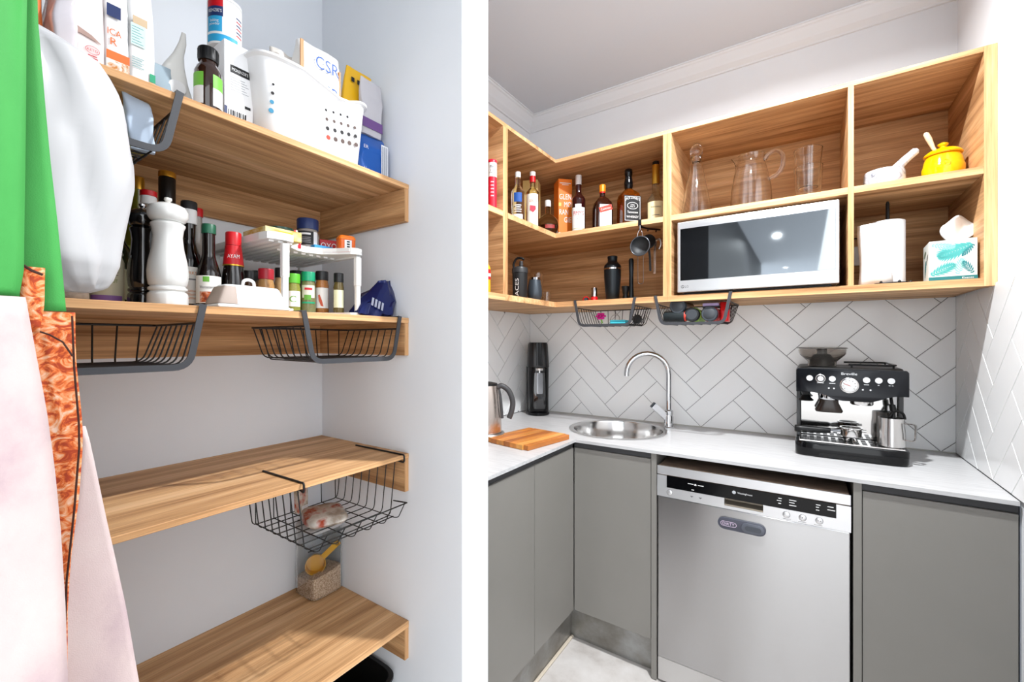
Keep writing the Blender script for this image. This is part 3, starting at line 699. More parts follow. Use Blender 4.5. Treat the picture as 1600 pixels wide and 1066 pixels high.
# ------------------------------------------------------------------ power outlet behind the roll
t = thing('power_outlet', 'white power outlet plate behind the paper towel roll', 'outlet', (.172, 2.2898, 1.680))
box('plate', -.028, .034, -.008, 0, -.042, .038, PLASTIC, t, bev=.003, seg=2)
box('switch', .002, .016, -.0105, -.0082, -.012, .012, PLASTIC, t, bev=.001)
tube('power_cord', spline([(-.017, -.0085, .01), (-.012, -.04, .06), (.013, -.045, .055), (.028, -.03, .01), (.028, -.0085, -.01)], 6), .003, BLACK, t, 8)

# ------------------------------------------------------------------ paper towel, tissue box
t = thing('paper_towel_holder', 'black wire paper towel stand inside the lower right bay', 'stand', (.240, 2.000, ZBT))
tube('base_ring', [(.062*math.cos(a), .062*math.sin(a), .005) for a in [2*PI*i/32 for i in range(32)]], .0035, BLACK, t, 8, closed=True)
for i in range(6):
    a = 2*PI*i/6; tube('spoke', [(0, 0, .005), (.062*math.cos(a), .062*math.sin(a), .005)], .003, BLACK, t, 8)
for i in range(8):
    a = 2*PI*(i+.5)/8; lathe('bead', [(0, 0), (.004, .001), (.005, .004), (.003, .009), (0, .011)], BLACK, t, 10, loc=(.062*math.cos(a), .062*math.sin(a), .004))
tube('rod', [(0, 0, .004), (0, 0, .290), (0, 0, .298)], .0055, BLACK, t, 12, rad=[.0055, .0055, .003])
PT = noise_mix('paper_towel', [(.3, hexc('#dcdcdc')), (.7, hexc('#e2e2e2'))], (6, 6, 6), .95, bump=.25, bscale=320)
t = thing('paper_towel_roll', 'white paper towel roll with a loose sheet hanging', 'paper towel', (.240, 2.000, ZBT+.010))
lathe('roll', [(.018, 0), (.046, 0), (.047, .001), (.047, .214), (.046, .215), (.018, .215), (.018, 0)], PT, t, 40)
vs, fs = [], []
for j in range(9):
    for i in range(13):
        s_ = i/12; zz = .210*(1-j/8)+(-.006 if j == 8 else 0)
        x_ = -.008-.075*s_+.004*math.sin(j*.7+s_*4); y_ = -.048-.012*math.sin(s_*PI)-.02*(1-s_)*0+.006*math.sin(s_*6+j*.4)
        vs.append((x_+(.02*(1-s_)*(1 if j > 3 else .3)), y_+.012*s_, zz-.006*s_))
for j in range(8):
    for i in range(12): fs.append((j*13+i, j*13+i+1, (j+1)*13+i+1, (j+1)*13+i))
o = mk('loose_sheet', vs, fs, PT, t, 'all'); md = o.modifiers.new('th', 'SOLIDIFY'); md.thickness = .0012
t = thing('tissue_box', 'white tissue box with teal leaf print by the oak end panel', 'tissue box', (.391, 1.980, ZBT), math.radians(-3))
CARD = solid('card_white', '#d6d9d4', .55)
box('carton', -.055, .055, -.058, .058, .0005, .130, CARD, t, bev=.0015)
box('base_stripe', -.0551, .0551, -.0585, -.0581, .001, .014, solid('dark_teal_print', '#1f6f72', .55), t)
text('lettering', 'Kleenex', .009, WHT, t, plmap((.034, -.0588, .0075), (1, 0, 0), (0, 0, 1)), width=.026)
def leaf(parent, o, ux, uy, L, ang, m, blades=9, wid=.5):
    """printed palm/monstera leaf: slim blades along a rib"""
    o, ux, uy = Vector(o), Vector(ux), Vector(uy); bm = bmesh.new()
    def P(a, b):
        c, s = math.cos(ang), math.sin(ang); return o+ux*(a*c-b*s)+uy*(a*s+b*c)
    for k in range(blades):
        f = k/(blades-1); base = L*(.06+.86*f); ln = L*wid*math.sin(PI*(.12+.80*f))*.95
        for sg in (1, -1):
            aa = .95-.55*f; w = L*.062
            tipx, tipy = base+ln*math.cos(aa), sg*ln*math.sin(aa)
            mx_, my_ = base+ln*.5*math.cos(aa), sg*ln*.5*math.sin(aa)
            pts_ = [P(base-w*.5, 0), P(mx_-w*.9*math.sin(aa), my_+sg*w*.6*math.cos(aa)), P(tipx, tipy), P(mx_+w*.7*math.sin(aa), my_-sg*w*.5*math.cos(aa)), P(base+w*.5, 0)]
            bm.faces.new([bm.verts.new(p) for p in pts_])
    me = bpy.data.meshes.new('leaf_print'); bm.to_mesh(me); bm.free()
    return fin('leaf_print', me, m, parent)
LG1, LG2, LG3 = solid('leaf_teal', '#4aa5a0', .55), solid('leaf_pale', '#86cbbb', .55), solid('leaf_deep', '#23777c', .55)
fx_, fz_ = (1, 0, 0), (0, 0, 1)
leaf(t, (.046, -.0583, .112), fx_, fz_, .088, PI+.42, LG1, 12, .48)
leaf(t, (.048, -.0585, .110), fx_, fz_, .045, PI+.9, LG3, 8, .3)
leaf(t, (-.052, -.0583, .020), fx_, fz_, .066, .50, LG1, 10, .46)
leaf(t, (.010, -.0583, .018), fx_, fz_, .052, 1.35, LG2, 8, .45)
leaf(t, (.046, -.0584, .020), fx_, fz_, .046, 2.1, LG3, 8, .42)
leaf(t, (-.050, -.0584, .118), fx_, fz_, .058, -.22, LG2, 9, .36)
leaf(t, (-.0553, .02, .02), (0, -1, 0), fz_, .060, 1.2, LG3, 9, .4)
leaf(t, (-.0553, .045, .09), (0, -1, 0), fz_, .050, .3, solid('leaf_olive', '#5c6a4c', .55), 9, .35)
leaf(t, (-.0553, -.01, .06), (0, -1, 0), fz_, .045, .8, INK, 8, .3)
vs, fs = [], []
for j in range(11):
    for i in range(15):
        u_ = i/14-.5; v_ = j/10
        wdt = .018+.085*math.sin(v_*2.0)*.9; tw = .9*u_*(1-v_)*2
        vs.append((u_*wdt*math.cos(tw)+.012+.016*v_, .004+u_*wdt*.5*math.sin(tw*2+1)+.012*math.sin(u_*9)*v_, .126+.070*v_+.020*v_*math.cos(u_*5)-.016*u_*v_))
for j in range(10):
    for i in range(14): fs.append((j*15+i, j*15+i+1, (j+1)*15+i+1, (j+1)*15+i))
o = mk('tissue', vs, fs, PAPERW, t, 'all'); md = o.modifiers.new('th', 'SOLIDIFY'); md.thickness = .0008

# ------------------------------------------------------------------ upper bays: carafe, jug, tumblers, mortar, honey pot
t = thing('glass_carafe', 'clear conical glass carafe with a rounded glass stopper', 'carafe', (-.402, 2.060, ZM))
def shell(outer, th):
    inn = [(max(0.0, r-th), z+(th if i == 0 else 0)) for i, (r, z) in enumerate(outer)]
    inn = [(r, max(z, th*1.5)) for r, z in inn]
    return outer+list(reversed(inn))
lathe('carafe_body', shell([(0, 0), (.062, 0), (.067, .006), (.066, .03), (.046, .14), (.028, .235), (.0245, .262), (.0250, .300)], .002), GLASS, t, 40)
lathe('stopper', [(0, .262), (.018, .264), (.0205, .296), (.0255, .302), (.026, .318), (.020, .334), (.010, .342), (0, .343)], GLASS, t, 32)
t = thing('glass_jug', 'clear glass water jug with a round loop handle', 'jug', (-.187, 2.055, ZM))
def jugbody():
    out = [(0, 0), (.070, 0), (.076, .006), (.0765, .05), (.074, .10), (.064, .16), (.052, .205), (.049, .222), (.052, .238)]
    pr = shell(out, .0025); seg = 44; bm = bmesh.new(); rings = []
    for r, z in pr:
        ring = []
        for i in range(seg):
            a = 2*PI*i/seg; da = abs((a-PI*1.0+PI) % (2*PI)-PI)
            k = max(0, 1-da/.45)**2*max(0, (z-.195)/.043) if z > .195 else 0
            ring.append(bm.verts.new(((r+.022*k)*math.cos(a), (r+.022*k)*math.sin(a), z+.004*k)))
        rings.append(ring)
    for a, b in zip(rings, rings[1:]):
        for i in range(seg): bm.faces.new((a[i], a[(i+1) % seg], b[(i+1) % seg], b[i]))
    bmesh.ops.remove_doubles(bm, verts=bm.verts, dist=1e-6)
    return bm
frombm('jug_body', jugbody(), GLASS, t, True)
tube('handle', spline([(.050, -.004, .212), (.066, -.006, .232), (.092, -.008, .238), (.112, -.010, .215), (.113, -.010, .175), (.098, -.008, .145), (.0665, -.006, .130)], 7), .008, GLASS, t, 12, rad=None)
for i, (zz, lab) in enumerate(((0, 'lower clear glass tumbler with another nested in it'), (.064, 'upper clear glass tumbler nested in the lower one'))):
    t = thing('glass_tumbler', lab, 'glass', (.010, 2.050, ZM+zz), group='stacked tumblers')
    lathe('glass_wall', shell([(0, 0), (.036, 0), (.038, .006), (.0435, .08), (.0480, .146)] if not i else [(0, .0), (.0322, 0), (.0335, .006), (.0395, .07), (.0470, .150)], .0022), GLASS, t, 36)
    rr_, rz_ = ((.0469, .147) if not i else (.0459, .151)); tube('rim', [(rr_*math.cos(a), rr_*math.sin(a), rz_) for a in [2*PI*k/36 for k in range(36)]], .0019, GLASS, t, 8, closed=True)
MARB = noise_mix('grey_marble', [(.33, hexc('#6f737c')), (.43, hexc('#b4b7be')), (.55, hexc('#cfd1d3')), (.8, hexc('#d8d9da'))], (22, 22, 22), .22, detail=7, distort=1.5)
t = thing('mortar', 'white marble mortar bowl with grey veining', 'mortar', (.232, 2.020, ZM))
lathe('bowl', [(0, 0), (.046, 0), (.054, .006), (.059, .03), (.058, .062), (.055, .070), (.050, .070), (.046, .05), (.030, .022), (0, .018)], MARB, t, 40)
bm = bmesh.new(); bm_tube(bm, [(.222, 2.02, ZM+.040), (.23, 2.02, ZM+.043), (.25, 2.018, ZM+.058), (.29, 2.014, ZM+.100), (.315, 2.012, ZM+.122), (.320, 2.012, ZM+.126)], .014, 20, rad=[.008, .016, .0165, .0135, .0125, .006])
tag(frombm('pestle', bm, MARB, None, True), 'white marble pestle leaning out of the mortar bowl', 'pestle')
t = thing('honey_pot', 'glossy yellow stoneware honey pot with lid', 'pot', (.388, 2.040, ZM), -.1)
YG = noise_mix('yellow_glaze', [(.3, hexc('#f0a800')), (.6, hexc('#f7c40a'))], (8, 8, 14), .1, spec=.6)
lathe('pot_body', [(0, 0), (.038, 0), (.046, .008), (.0535, .035), (.0545, .055), (.052, .062), (.0515, .064), (.051, .066), (.0485, .082), (.043, .096), (0, .096)], YG, t, 44)
lathe('lid', [(0, .0965), (.048, .0965), (.050, .100), (.048, .105), (.038, .114), (.018, .121), (.008, .123), (.008, .128), (.013, .132), (.014, .137), (.008, .141), (0, .1415)], YG, t, 40)
lathe('emblem', [(0, 0), (.011, 0), (.0115, .0018), (.0095, .0022), (.009, .001), (.004, .001), (.003, .003), (0, .0034)], YG, t, 24).matrix_local = Matrix.Translation((.002, -.0530, .058)) @ Matrix.Rotation(PI/2, 4, 'X')
bm = bmesh.new(); bm_tube(bm, [(.372, 2.030, ZM+.1075), (.362, 2.028, ZM+.125), (.350, 2.026, ZM+.160), (.343, 2.025, ZM+.178), (.3415, 2.025, ZM+.182)], .006, 14, rad=[.004, .0055, .0085, .0075, .004])
tag(frombm('honey_dipper', bm, noise_mix('pale_beech', [(.3, hexc('#e2bd93')), (.7, hexc('#efd3b0'))], (60, 60, 8), .5), None, True), 'pale wooden dipper handle sticking out of the honey pot', 'dipper')
# ------------------------------------------------------------------ spirit bottles and boxes on the corner shelf
G1 = 'spirits on the corner shelf'
t = thing('snack_tube', 'red and white cardboard snack tube beside the partition end', 'tube', (-1.052, 1.412, ZM), face(-1.052, 1.412))
TP = solid('tube_red', '#d31f35', .35)
lathe('tube_body', [(0, 0), (.0185, 0), (.0185, .130), (0, .130)], TP, t, 28)
lathe('white_sleeve', [(0, .1305), (.0186, .1305), (.0186, .188), (0, .188)], WHT, t, 28)
lathe('lid', [(0, .1885), (.0194, .1885), (.0194, .198), (.018, .200), (0, .200)], TP, t, 28)
text('lettering', 'PHI\nZZ2', .020, INK, t, cylmap(.0189, FRONT, .160), width=.025)
[label_band('print_line', .0188, .050+k*.014, .055+k*.014, FRONT, .35, solid('pale_pink_ink', '#e9a5b0', .6), t, 6) for k in range(5)]
t = bottle('gin_bottle', 'white-labelled bottle mostly hidden behind the shelf upright', 'bottle', -1.185, 1.640, ZM, .235, .034, .012, .15, .19, CLEARL, SATIN, .022, labels=[(.03, .13, WHT, 1.3)], group=G1)
t = bottle('vodka_bottle', 'clear bottle with white cap and blue starred emblem', 'bottle', -1.120, 1.705, ZM, .262, .0315, .0125, .165, .205, CLEARL, WHT, .026, .0135, group=G1, labels=[(.018, .058, WHT, .75)])
label_band('blue_emblem', .0322, .115, .158, FRONT, .62, INKBLUE, t)
for zz, hh in ((.068, .5), (.078, .55), (.088, .4), (.097, .5)): label_band('print_line', .0322, zz, zz+.0042, FRONT, hh, WHT, t, 8)
t = bottle('pink_gin_bottle', 'clear pink-labelled gin bottle with red cap band', 'bottle', -1.112, 1.825, ZM, .300, .0315, .0135, .195, .225, PALEG, mat('clear_cap', hexc('#d9d6d4'), .15), .022, .0145, group=G1, labels=[(.02, .185, mat('pale_label', hexc('#efe9dc'), .55), .95)])
lathe('cap_band', [(.0138, .248), (.0148, .248), (.0148, .2775), (.0138, .2775)], RED, t, 24)
text('lettering', 'GORDON', .018, INKRED, t, cylmap(.0324, FRONT+.1, .150), width=.040)
prism('pink_badge', [(-.012, .128), (.014, .124), (.016, .108), (.002, .092), (-.013, .106)], -.0330, -.0324, solid('pink_print', '#c73a4e', .5), t, axis=1)
t = thing('gift_box', 'tall pale gold bottle carton behind the pink gin', 'carton', (-1.215, 1.985, ZM), face(-1.2, 2.0)-.2)
box('carton', -.040, .040, -.040, .040, 0.0005, .318, noise_mix('gold_card', [(.3, hexc('#c9a55e')), (.7, hexc('#dfc488'))], (9, 9, 9), .35), t, bev=.001)
box('print_line', -.022, .026, -.0406, -.0402, .19, .192, INK, t); box('print_line', -.018, .020, -.0406, -.0402, .178, .1795, INK, t)
t = thing('decanter_bottle', 'squat round cognac bottle half full of dark liquor', 'bottle', (-1.085, 1.930, ZM), face(-1.085, 1.93), G1)
lathe('glass_body', [(0, 0), (.030, 0), (.045, .014), (.054, .04), (.055, .06), (.048, .085), (.030, .104), (.016, .112), (.0135, .120), (.0135, .150), (0, .150)], mat('decanter_glass', hexc('#f3ead0'), .01, trans=1.0, ior=1.12), t, 36)
lathe('liquor', [(0, .002), (.029, .002), (.0435, .015), (.0525, .04), (.0532, .052), (0, .052)], AMBER, t, 36)
lathe('stopper', [(0, .1505), (.015, .1505), (.016, .155), (.0155, .180), (.012, .184), (0, .184)], mat('clear_cap', hexc('#d9d6d4'), .15), t, 24)
label_band('red_label', .0553, .030, .048, FRONT+.2, .45, solid('dark_red_label', '#8f2a26', .5), t)
t = thing('whisky_carton', 'bright orange whisky carton with white capital lettering', 'carton', (-1.068, 2.062, ZM), face(-1.068, 2.062)+.30)
box('carton', -.037, .037, -.043, .043, .0005, .315, solid('orange_card', '#ec7a1c', .5), t, bev=.001)
box('pale_base', -.0374, .0374, -.0434, .0434, .001, .034, solid('ice_card', '#dfe8ef', .5), t)
for s_, zz in (('GLEN', .222), ('MO', .182), ('RAN', .142), ('GIE', .102)): text('lettering', s_, .040, WHT, t, plmap(({'GLEN': 0, 'MO': .013, 'RAN': -.008, 'GIE': .013}[s_], -.0436, zz), (1, 0, 0), (0, 0, 1)), width={'GLEN': .064, 'MO': .038, 'RAN': .048, 'GIE': .038}[s_])
box('print_mark', -.03, .03, -.0437, -.0433, .291, .295, WHT, t); box('print_mark', -.018, .018, -.0437, -.0433, .283, .286, WHT, t)
box('lemon_square', -.036, -.022, -.0437, -.0433, .172, .190, solid('lemon_print', '#f6c765', .5), t)
t = bottle('liqueur_bottle', 'dark red fruit cup bottle with arched white label', 'bottle', -.958, 2.022, ZM, .312, .0355, .0145, .185, .225, COLA, mat('pale_cap', hexc('#d9d5d4'), .4), .048, .0155, group=G1, labels=[(.014, .142, WHT, 1.0)])
label_band('label_arch', .0361, .142, .158, FRONT-.05, .45, WHT, t)
text('lettering', "PIMM'S", .032, INKRED, t, cylmap(.0367, FRONT, .112), width=.056)
text('lettering', 'N1', .012, LINE, t, cylmap(.0367, FRONT, .082)); label_band('olive_stripe', .0366, .033, .036, FRONT, .98, solid('olive_print', '#b5b27a', .6), t)
t = thing('orange_liqueur_bottle', 'square-shouldered dark liqueur bottle with orange cap', 'bottle', (-.832, 2.030, ZM), face(-.832, 2.03)+.35, G1)
loft('glass_body', [(.040, .040, 0, 5), (.044, .044, .006, 5), (.044, .044, .125, 5), (.040, .040, .150, 4), (.026, .026, .170, 3), (.0135, .0135, .182, 2), (.0125, .0125, .198, 2)], mat('orange_brown_glass', hexc('#2b1009'), .05, coat=.7), t, 40)
lathe('neck_ribbon', [(.0, .1985), (.0145, .1985), (.0145, .205), (0, .205)], RED, t, 24)
lathe('cap', [(0, .2055), (.016, .2055), (.0165, .237), (.0155, .240), (0, .240)], mat('orange_foil', hexc('#f0941f'), .3, .3), t, 28)
box('paper_label', -.030, .030, -.0449, -.0445, .010, .132, WHT, t)
o = box('red_sash', -.033, .033, -.0457, -.0451, -.013, .013, solid('sash_red', '#b8402e', .5), t); o.location = (.0, 0, .112); o.rotation_euler = (0, -.3, 0)
text('lettering', 'Cointreau', .014, WHT, t, plmap((.0, -.0460, .112), (1, 0, .3), (-.3, 0, 1)), width=.05)
t = thing('square_whiskey_bottle', 'square whiskey bottle with black and white label', 'bottle', (-.700, 2.030, ZM), face(-.7, 2.03)+.42, G1)
loft('glass_body', [(.041, .041, 0, 9), (.044, .044, .006, 9), (.044, .044, .150, 9), (.041, .041, .166, 7), (.024, .024, .186, 3), (.0145, .0145, .195, 2), (.0135, .0135, .205, 2)], WHISK, t, 48)
lathe('black_cap', [(0, .1905), (.0155, .1905), (.0205, .205), (.0205, .225), (.0165, .245), (.0155, .258), (.018, .262), (.018, .285), (.016, .288), (0, .288)], GBLACK, t, 28)
box('paper_label', -.0405, .0405, -.0450, -.0446, .028, .150, INK, t); box('side_label', .0446, .0450, -.0405, .0405, .028, .150, INK, t); 
text('lettering', "JACK DANIEL'S", .016, WHT, t, lambda x, y: (x, -.0455, .128+y+.010*math.cos(x*38)), width=.070)
text('lettering', 'Old\nNo.7', .010, WHT, t, plmap((0, -.0455, .102), (1, 0, 0), (0, 0, 1)), width=.024)
bm = bmesh.new(); LGc = [(math.cos(2*PI*i/24), math.sin(2*PI*i/24)) for i in range(24)]
A = [bm.verts.new((a*.027, -.0455, .102+b*.0165)) for a, b in LGc]; B = [bm.verts.new((a*.0245, -.0455, .102+b*.0145)) for a, b in LGc]
for i in range(24): bm.faces.new((A[i], A[(i+1) % 24], B[(i+1) % 24], B[i]))
frombm('label_oval', bm, WHT, t)
text('lettering', 'Tennessee', .015, WHT, t, plmap((0, -.0455, .072), (1, 0, 0), (0, 0, 1)), width=.052); text('lettering', 'WHISKEY', .015, WHT, t, plmap((0, -.0455, .050), (1, 0, 0), (0, 0, 1)), width=.060)
for z_ in (.033, .145): box('label_border', -.037, .037, -.0454, -.0450, z_-.0008, z_+.0008, WHT, t)
for x_ in (-.037, .037): box('label_border', x_-.0008, x_+.0008, -.0454, -.0450, .033, .145, WHT, t)
t = bottle('cognac_bottle', 'cream-labelled cognac bottle with gold foil neck', 'bottle', -.578, 2.055, ZM, .290, .040, .0155, .115, .168, mat('pale_brown_glass', hexc('#e8d9b4'), .02, trans=.95, ior=1.2), GOLD, .090, .0175, group=G1, labels=[(.028, .112, solid('cream_label', '#e9dcae', .55), 1.1)], curve=.8, capname='gold_foil')
lathe('liquor', [(0, .002), (.033, .002), (.0375, .008), (.0375, .028), (0, .028)], AMBER, t, 28)
lathe('stopper', [(0, .2905), (.0155, .2905), (.0155, .304), (.013, .307), (0, .307)], BLACK, t, 22)
text('lettering', 'Hennessy', .012, INK, t, cylmap(.0412, FRONT, .085), width=.045); label_band('print_line', .0412, .046, .049, FRONT, .4, LINE, t, 6)

# ------------------------------------------------------------------ lower corner bay: bar tools
t = bottle('syrup_bottle', 'slim yellow and red sauce bottle by the partition end', 'bottle', -1.052, 1.372, ZBT, .150, .017, .008, .095, .120, mat('yellow_sauce', hexc('#d9a520'), .2), mat('tan_cap', hexc('#a9813f'), .4), .02, labels=[(.052, .092, RED, 1.3)])
lathe('white_band', [(.0173, .064), (.0182, .064), (.0182, .076), (.0173, .076)], WHT, t, 28)
t = thing('steel_flask', 'slim grey metal flask half hidden by the black drink shaker', 'flask', (-1.205, 1.690, ZBT), 0)
lathe('flask_body', [(0, 0), (.026, 0), (.028, .004), (.028, .15), (.024, .165), (0, .165)], mat('warm_grey_metal', hexc('#9a948d'), .35, .6), t, 28); lathe('cap', [(0, .1655), (.022, .1655), (.021, .185), (0, .186)], MBLACK, t, 24)
t = thing('protein_shaker', 'matte black drink shaker with vertical white lettering', 'shaker bottle', (-1.130, 1.738, ZBT), face(-1.13, 1.738))
lathe('cup', [(0, 0), (.032, 0), (.034, .004), (.0365, .132), (0, .132)], MBLACK, t, 36)
lathe('screw_lid', [(0, .1325), (.0385, .1325), (.0385, .150), (.036, .158), (.018, .164), (0, .165)], mat('charcoal_plastic', hexc('#333436'), .4), t, 36)
lathe('spout', [(0, .1652), (.010, .1652), (.009, .188), (0, .188)], mat('charcoal_plastic', hexc('#333436'), .4), t, 20, loc=(.006, -.008, 0))
tube('carry_loop', spline([(-.026, .004, .152), (-.030, .004, .175), (-.018, .0, .200), (.004, -.006, .204), (.020, -.008, .196)], 6), .0055, BLACK, t, 10)
text('lettering', 'ACES', .026, WHT, t, lambda x, y: cylmap(.0366, FRONT-.42, .062)(-y, x), width=.082)
t = thing('wine_tumbler', 'slate grey stemless tumbler with steel rim', 'tumbler', (-1.120, 1.858, ZBT), 0)
lathe('cup', [(0, 0), (.020, 0), (.028, .006), (.0365, .035), (.0375, .055), (.033, .088), (.0285, .112), (.0268, .112), (.031, .088), (.035, .055), (.034, .036), (.026, .010), (0, .008)], mat('slate_powder_coat', hexc('#3e464e'), .35, .3), t, 36)
lathe('steel_rim', [(.0263, .1125), (.0287, .1125), (.0268, .124), (.0255, .124), (.0263, .1125)], CHROME, t, 36)
t = thing('champagne_flute', 'clear glass flute behind the slate tumbler', 'glass', (-1.185, 2.000, ZBT), 0)
lathe('glass_wall', shell([(0, 0), (.020, 0), (.022, .005), (.026, .09), (.0255, .172)], .002), GLASS, t, 28)
t = thing('shot_glass', 'small clear shot glass at the corner shelf edge', 'glass', (-1.108, 1.962, ZBT), 0)
lathe('glass_wall', shell([(0, 0), (.015, 0), (.016, .004), (.0175, .062)], .002), GLASS, t, 28)
RG = mat('ruby_glass', hexc('#c01117'), .05, coat=.7)
t = thing('pepper_shaker', 'small red shaker lying beside the red salt shaker', 'shaker', (-.930, 2.050, ZBT+.0178), 0)
o = lathe('body', [(0, -.016), (.012, -.016), (.0176, -.008), (.0176, .012), (.012, .018), (0, .018)], RG, t, 24); o.rotation_euler = (PI/2, 0, .5)
o = lathe('cap', [(.0, .0185), (.0125, .0185), (.012, .026), (0, .027)], GBLACK, t, 20); o.rotation_euler = (PI/2, 0, .5)
t = thing('salt_shaker', 'small red glass shaker with tall chrome cap', 'shaker', (-.884, 2.050, ZBT), 0)
lathe('body', [(0, 0), (.014, 0), (.0185, .006), (.0185, .024), (.015, .032), (0, .032)], RG, t, 28); lathe('cap', [(0, .0325), (.016, .0325), (.016, .074), (.0145, .077), (0, .077)], CHROME, t, 28)
t = thing('cocktail_shaker', 'matte black cocktail shaker with silver band', 'cocktail shaker', (-.786, 2.045, ZBT), 0)
CSM = mat('black_steel', hexc('#1d2226'), .32, .5)
lathe('tin', [(0, 0), (.0275, 0), (.030, .003), (.036, .06), (.0405, .12), (.0415, .158), (0, .158)], CSM, t, 40); lathe('silver_band', [(0, .1583), (.0420, .1583), (.0420, .1655), (0, .1655)], STEEL, t, 40)
lathe('lid', [(0, .1658), (.0418, .1658), (.0405, .178), (.030, .190), (.0235, .197), (.023, .213), (.0245, .216), (.0245, .222), (.023, .225), (0, .225)], CSM, t, 40)
t = thing('jigger', 'small black spirit measure beside the muddler', 'jigger', (-.712, 2.022, ZBT), 0)
lathe('cup', [(0, 0), (.0165, 0), (.017, .002), (.0115, .030), (.0135, .036), (.0192, .070), (.018, .070), (.0125, .038), (0, .036)], CSM, t, 28)
t = thing('muddler', 'tall black cocktail muddler with rounded top', 'muddler', (-.684, 2.022, ZBT), 0)
lathe('stick', [(0, 0), (.0125, 0), (.0130, .004), (.0105, .06), (.0095, .12), (.0115, .175), (.0120, .190), (.009, .199), (0, .202)], CSM, t, 28)

# ------------------------------------------------------------------ hanging utensils
t = thing('utensil_hook', 'black hook rack clipped over the corner shelf edge', 'hook', (-.602, Y0, ZM))
tube('clip', rounded([(0, .06, .0022), (0, -.0018, .0022), (0, -.0018, -.0245), (0, .03, -.0245)], .002), .001, BLACK, t, flat=(.014, .002, (1, 0, 0)), smooth=False)
tube('arm', [(.0, .02, -.026), (.02, .05, -.030), (.06, .10, -.030)], .004, BLACK, t, 8)
for q in ((0, .002), (.022, .05), (.048, .085)): tube('peg', spline([(q[0], q[1], -.027), (q[0], q[1]-.006, -.042), (q[0], q[1]-.012, -.038)], 5), .0022, BLACK, t, 8)
t = thing('tea_strainer', 'round black mesh strainer hanging with a wire loop', 'strainer', (-.600, 1.893, 1.744))
ST = mat('strainer_rim', hexc('#55585c'), .3, .8)
tube('rim', [(.042*math.cos(a), -.006, .042*math.sin(a)) for a in [2*PI*i/36 for i in range(36)]], .0026, ST, t, 8, closed=True)
MESH = noise_mix('dark_mesh', [(.3, hexc('#17181a')), (.7, hexc('#3a3b3d'))], (500, 500, 500), .5, bump=.4)
o = lathe('mesh_bowl', [(.041, 0), (.039, .012), (.030, .024), (.016, .031), (0, .033), (0, .0322), (.0155, .0302), (.0293, .0233), (.0382, .0116), (.0402, 0), (.041, 0)], MESH, t, 32); o.rotation_euler = (-PI/2, 0, 0); o.location = (0, -.006, 0)
tube('hanging_wire', spline([(-.012, -.006, .042), (-.008, -.004, .062), (0, -.002, .072), (.008, -.004, .062), (.012, -.006, .042)], 6), .0016, CHROME, t, 8)
tube('hook_wire', [(0, -.004, .072), (0, -.004, .090)], .0016, CHROME, t, 8)
tube('wire_handle', rounded([(-.012, .004, -.040), (-.012, .006, -.165), (.012, .006, -.165), (.012, .004, -.040)], .011, 6), .0016, mat('dark_wire', hexc('#5d5148'), .3, .7), t, 8)
t = thing('measuring_spoon', 'black-handled spoon hanging behind the mesh strainer', 'spoon', (-.578, 1.948, 1.790))
tube('handle', [(0, -.002, -.050), (.004, 0, -.09), (.006, 0, -.150)], .005, BLACK, t, 8, flat=(.009, .004, (1, 0, 0)), smooth=False)
o = lathe('bowl', [(0, .016), (.020, .012), (.032, 0), (.033, 0), (.021, .0135), (0, .0175)], BLACK, t, 28); o.rotation_euler = (-PI/2, 0, 0); o.location = (-.004, 0, -.018)
t = thing('bar_spoon', 'copper-toned flat tool hanging beside the strainer', 'utensil', (-.556, 1.977, 1.800))
tube('blade', [(0, 0, -.02), (-.004, 0, -.06), (-.006, 0, -.170)], .004, mat('copper_tone', hexc('#a58c7d'), .25, .8), t, 8, flat=(.010, .003, (1, 0, 0)), smooth=False)
tube('ring', spline([(0, 0, -.02), (.018, -.004, -.018), (.024, -.006, -.042), (.016, -.006, -.062)], 6), .0045, SATIN, t, 8)

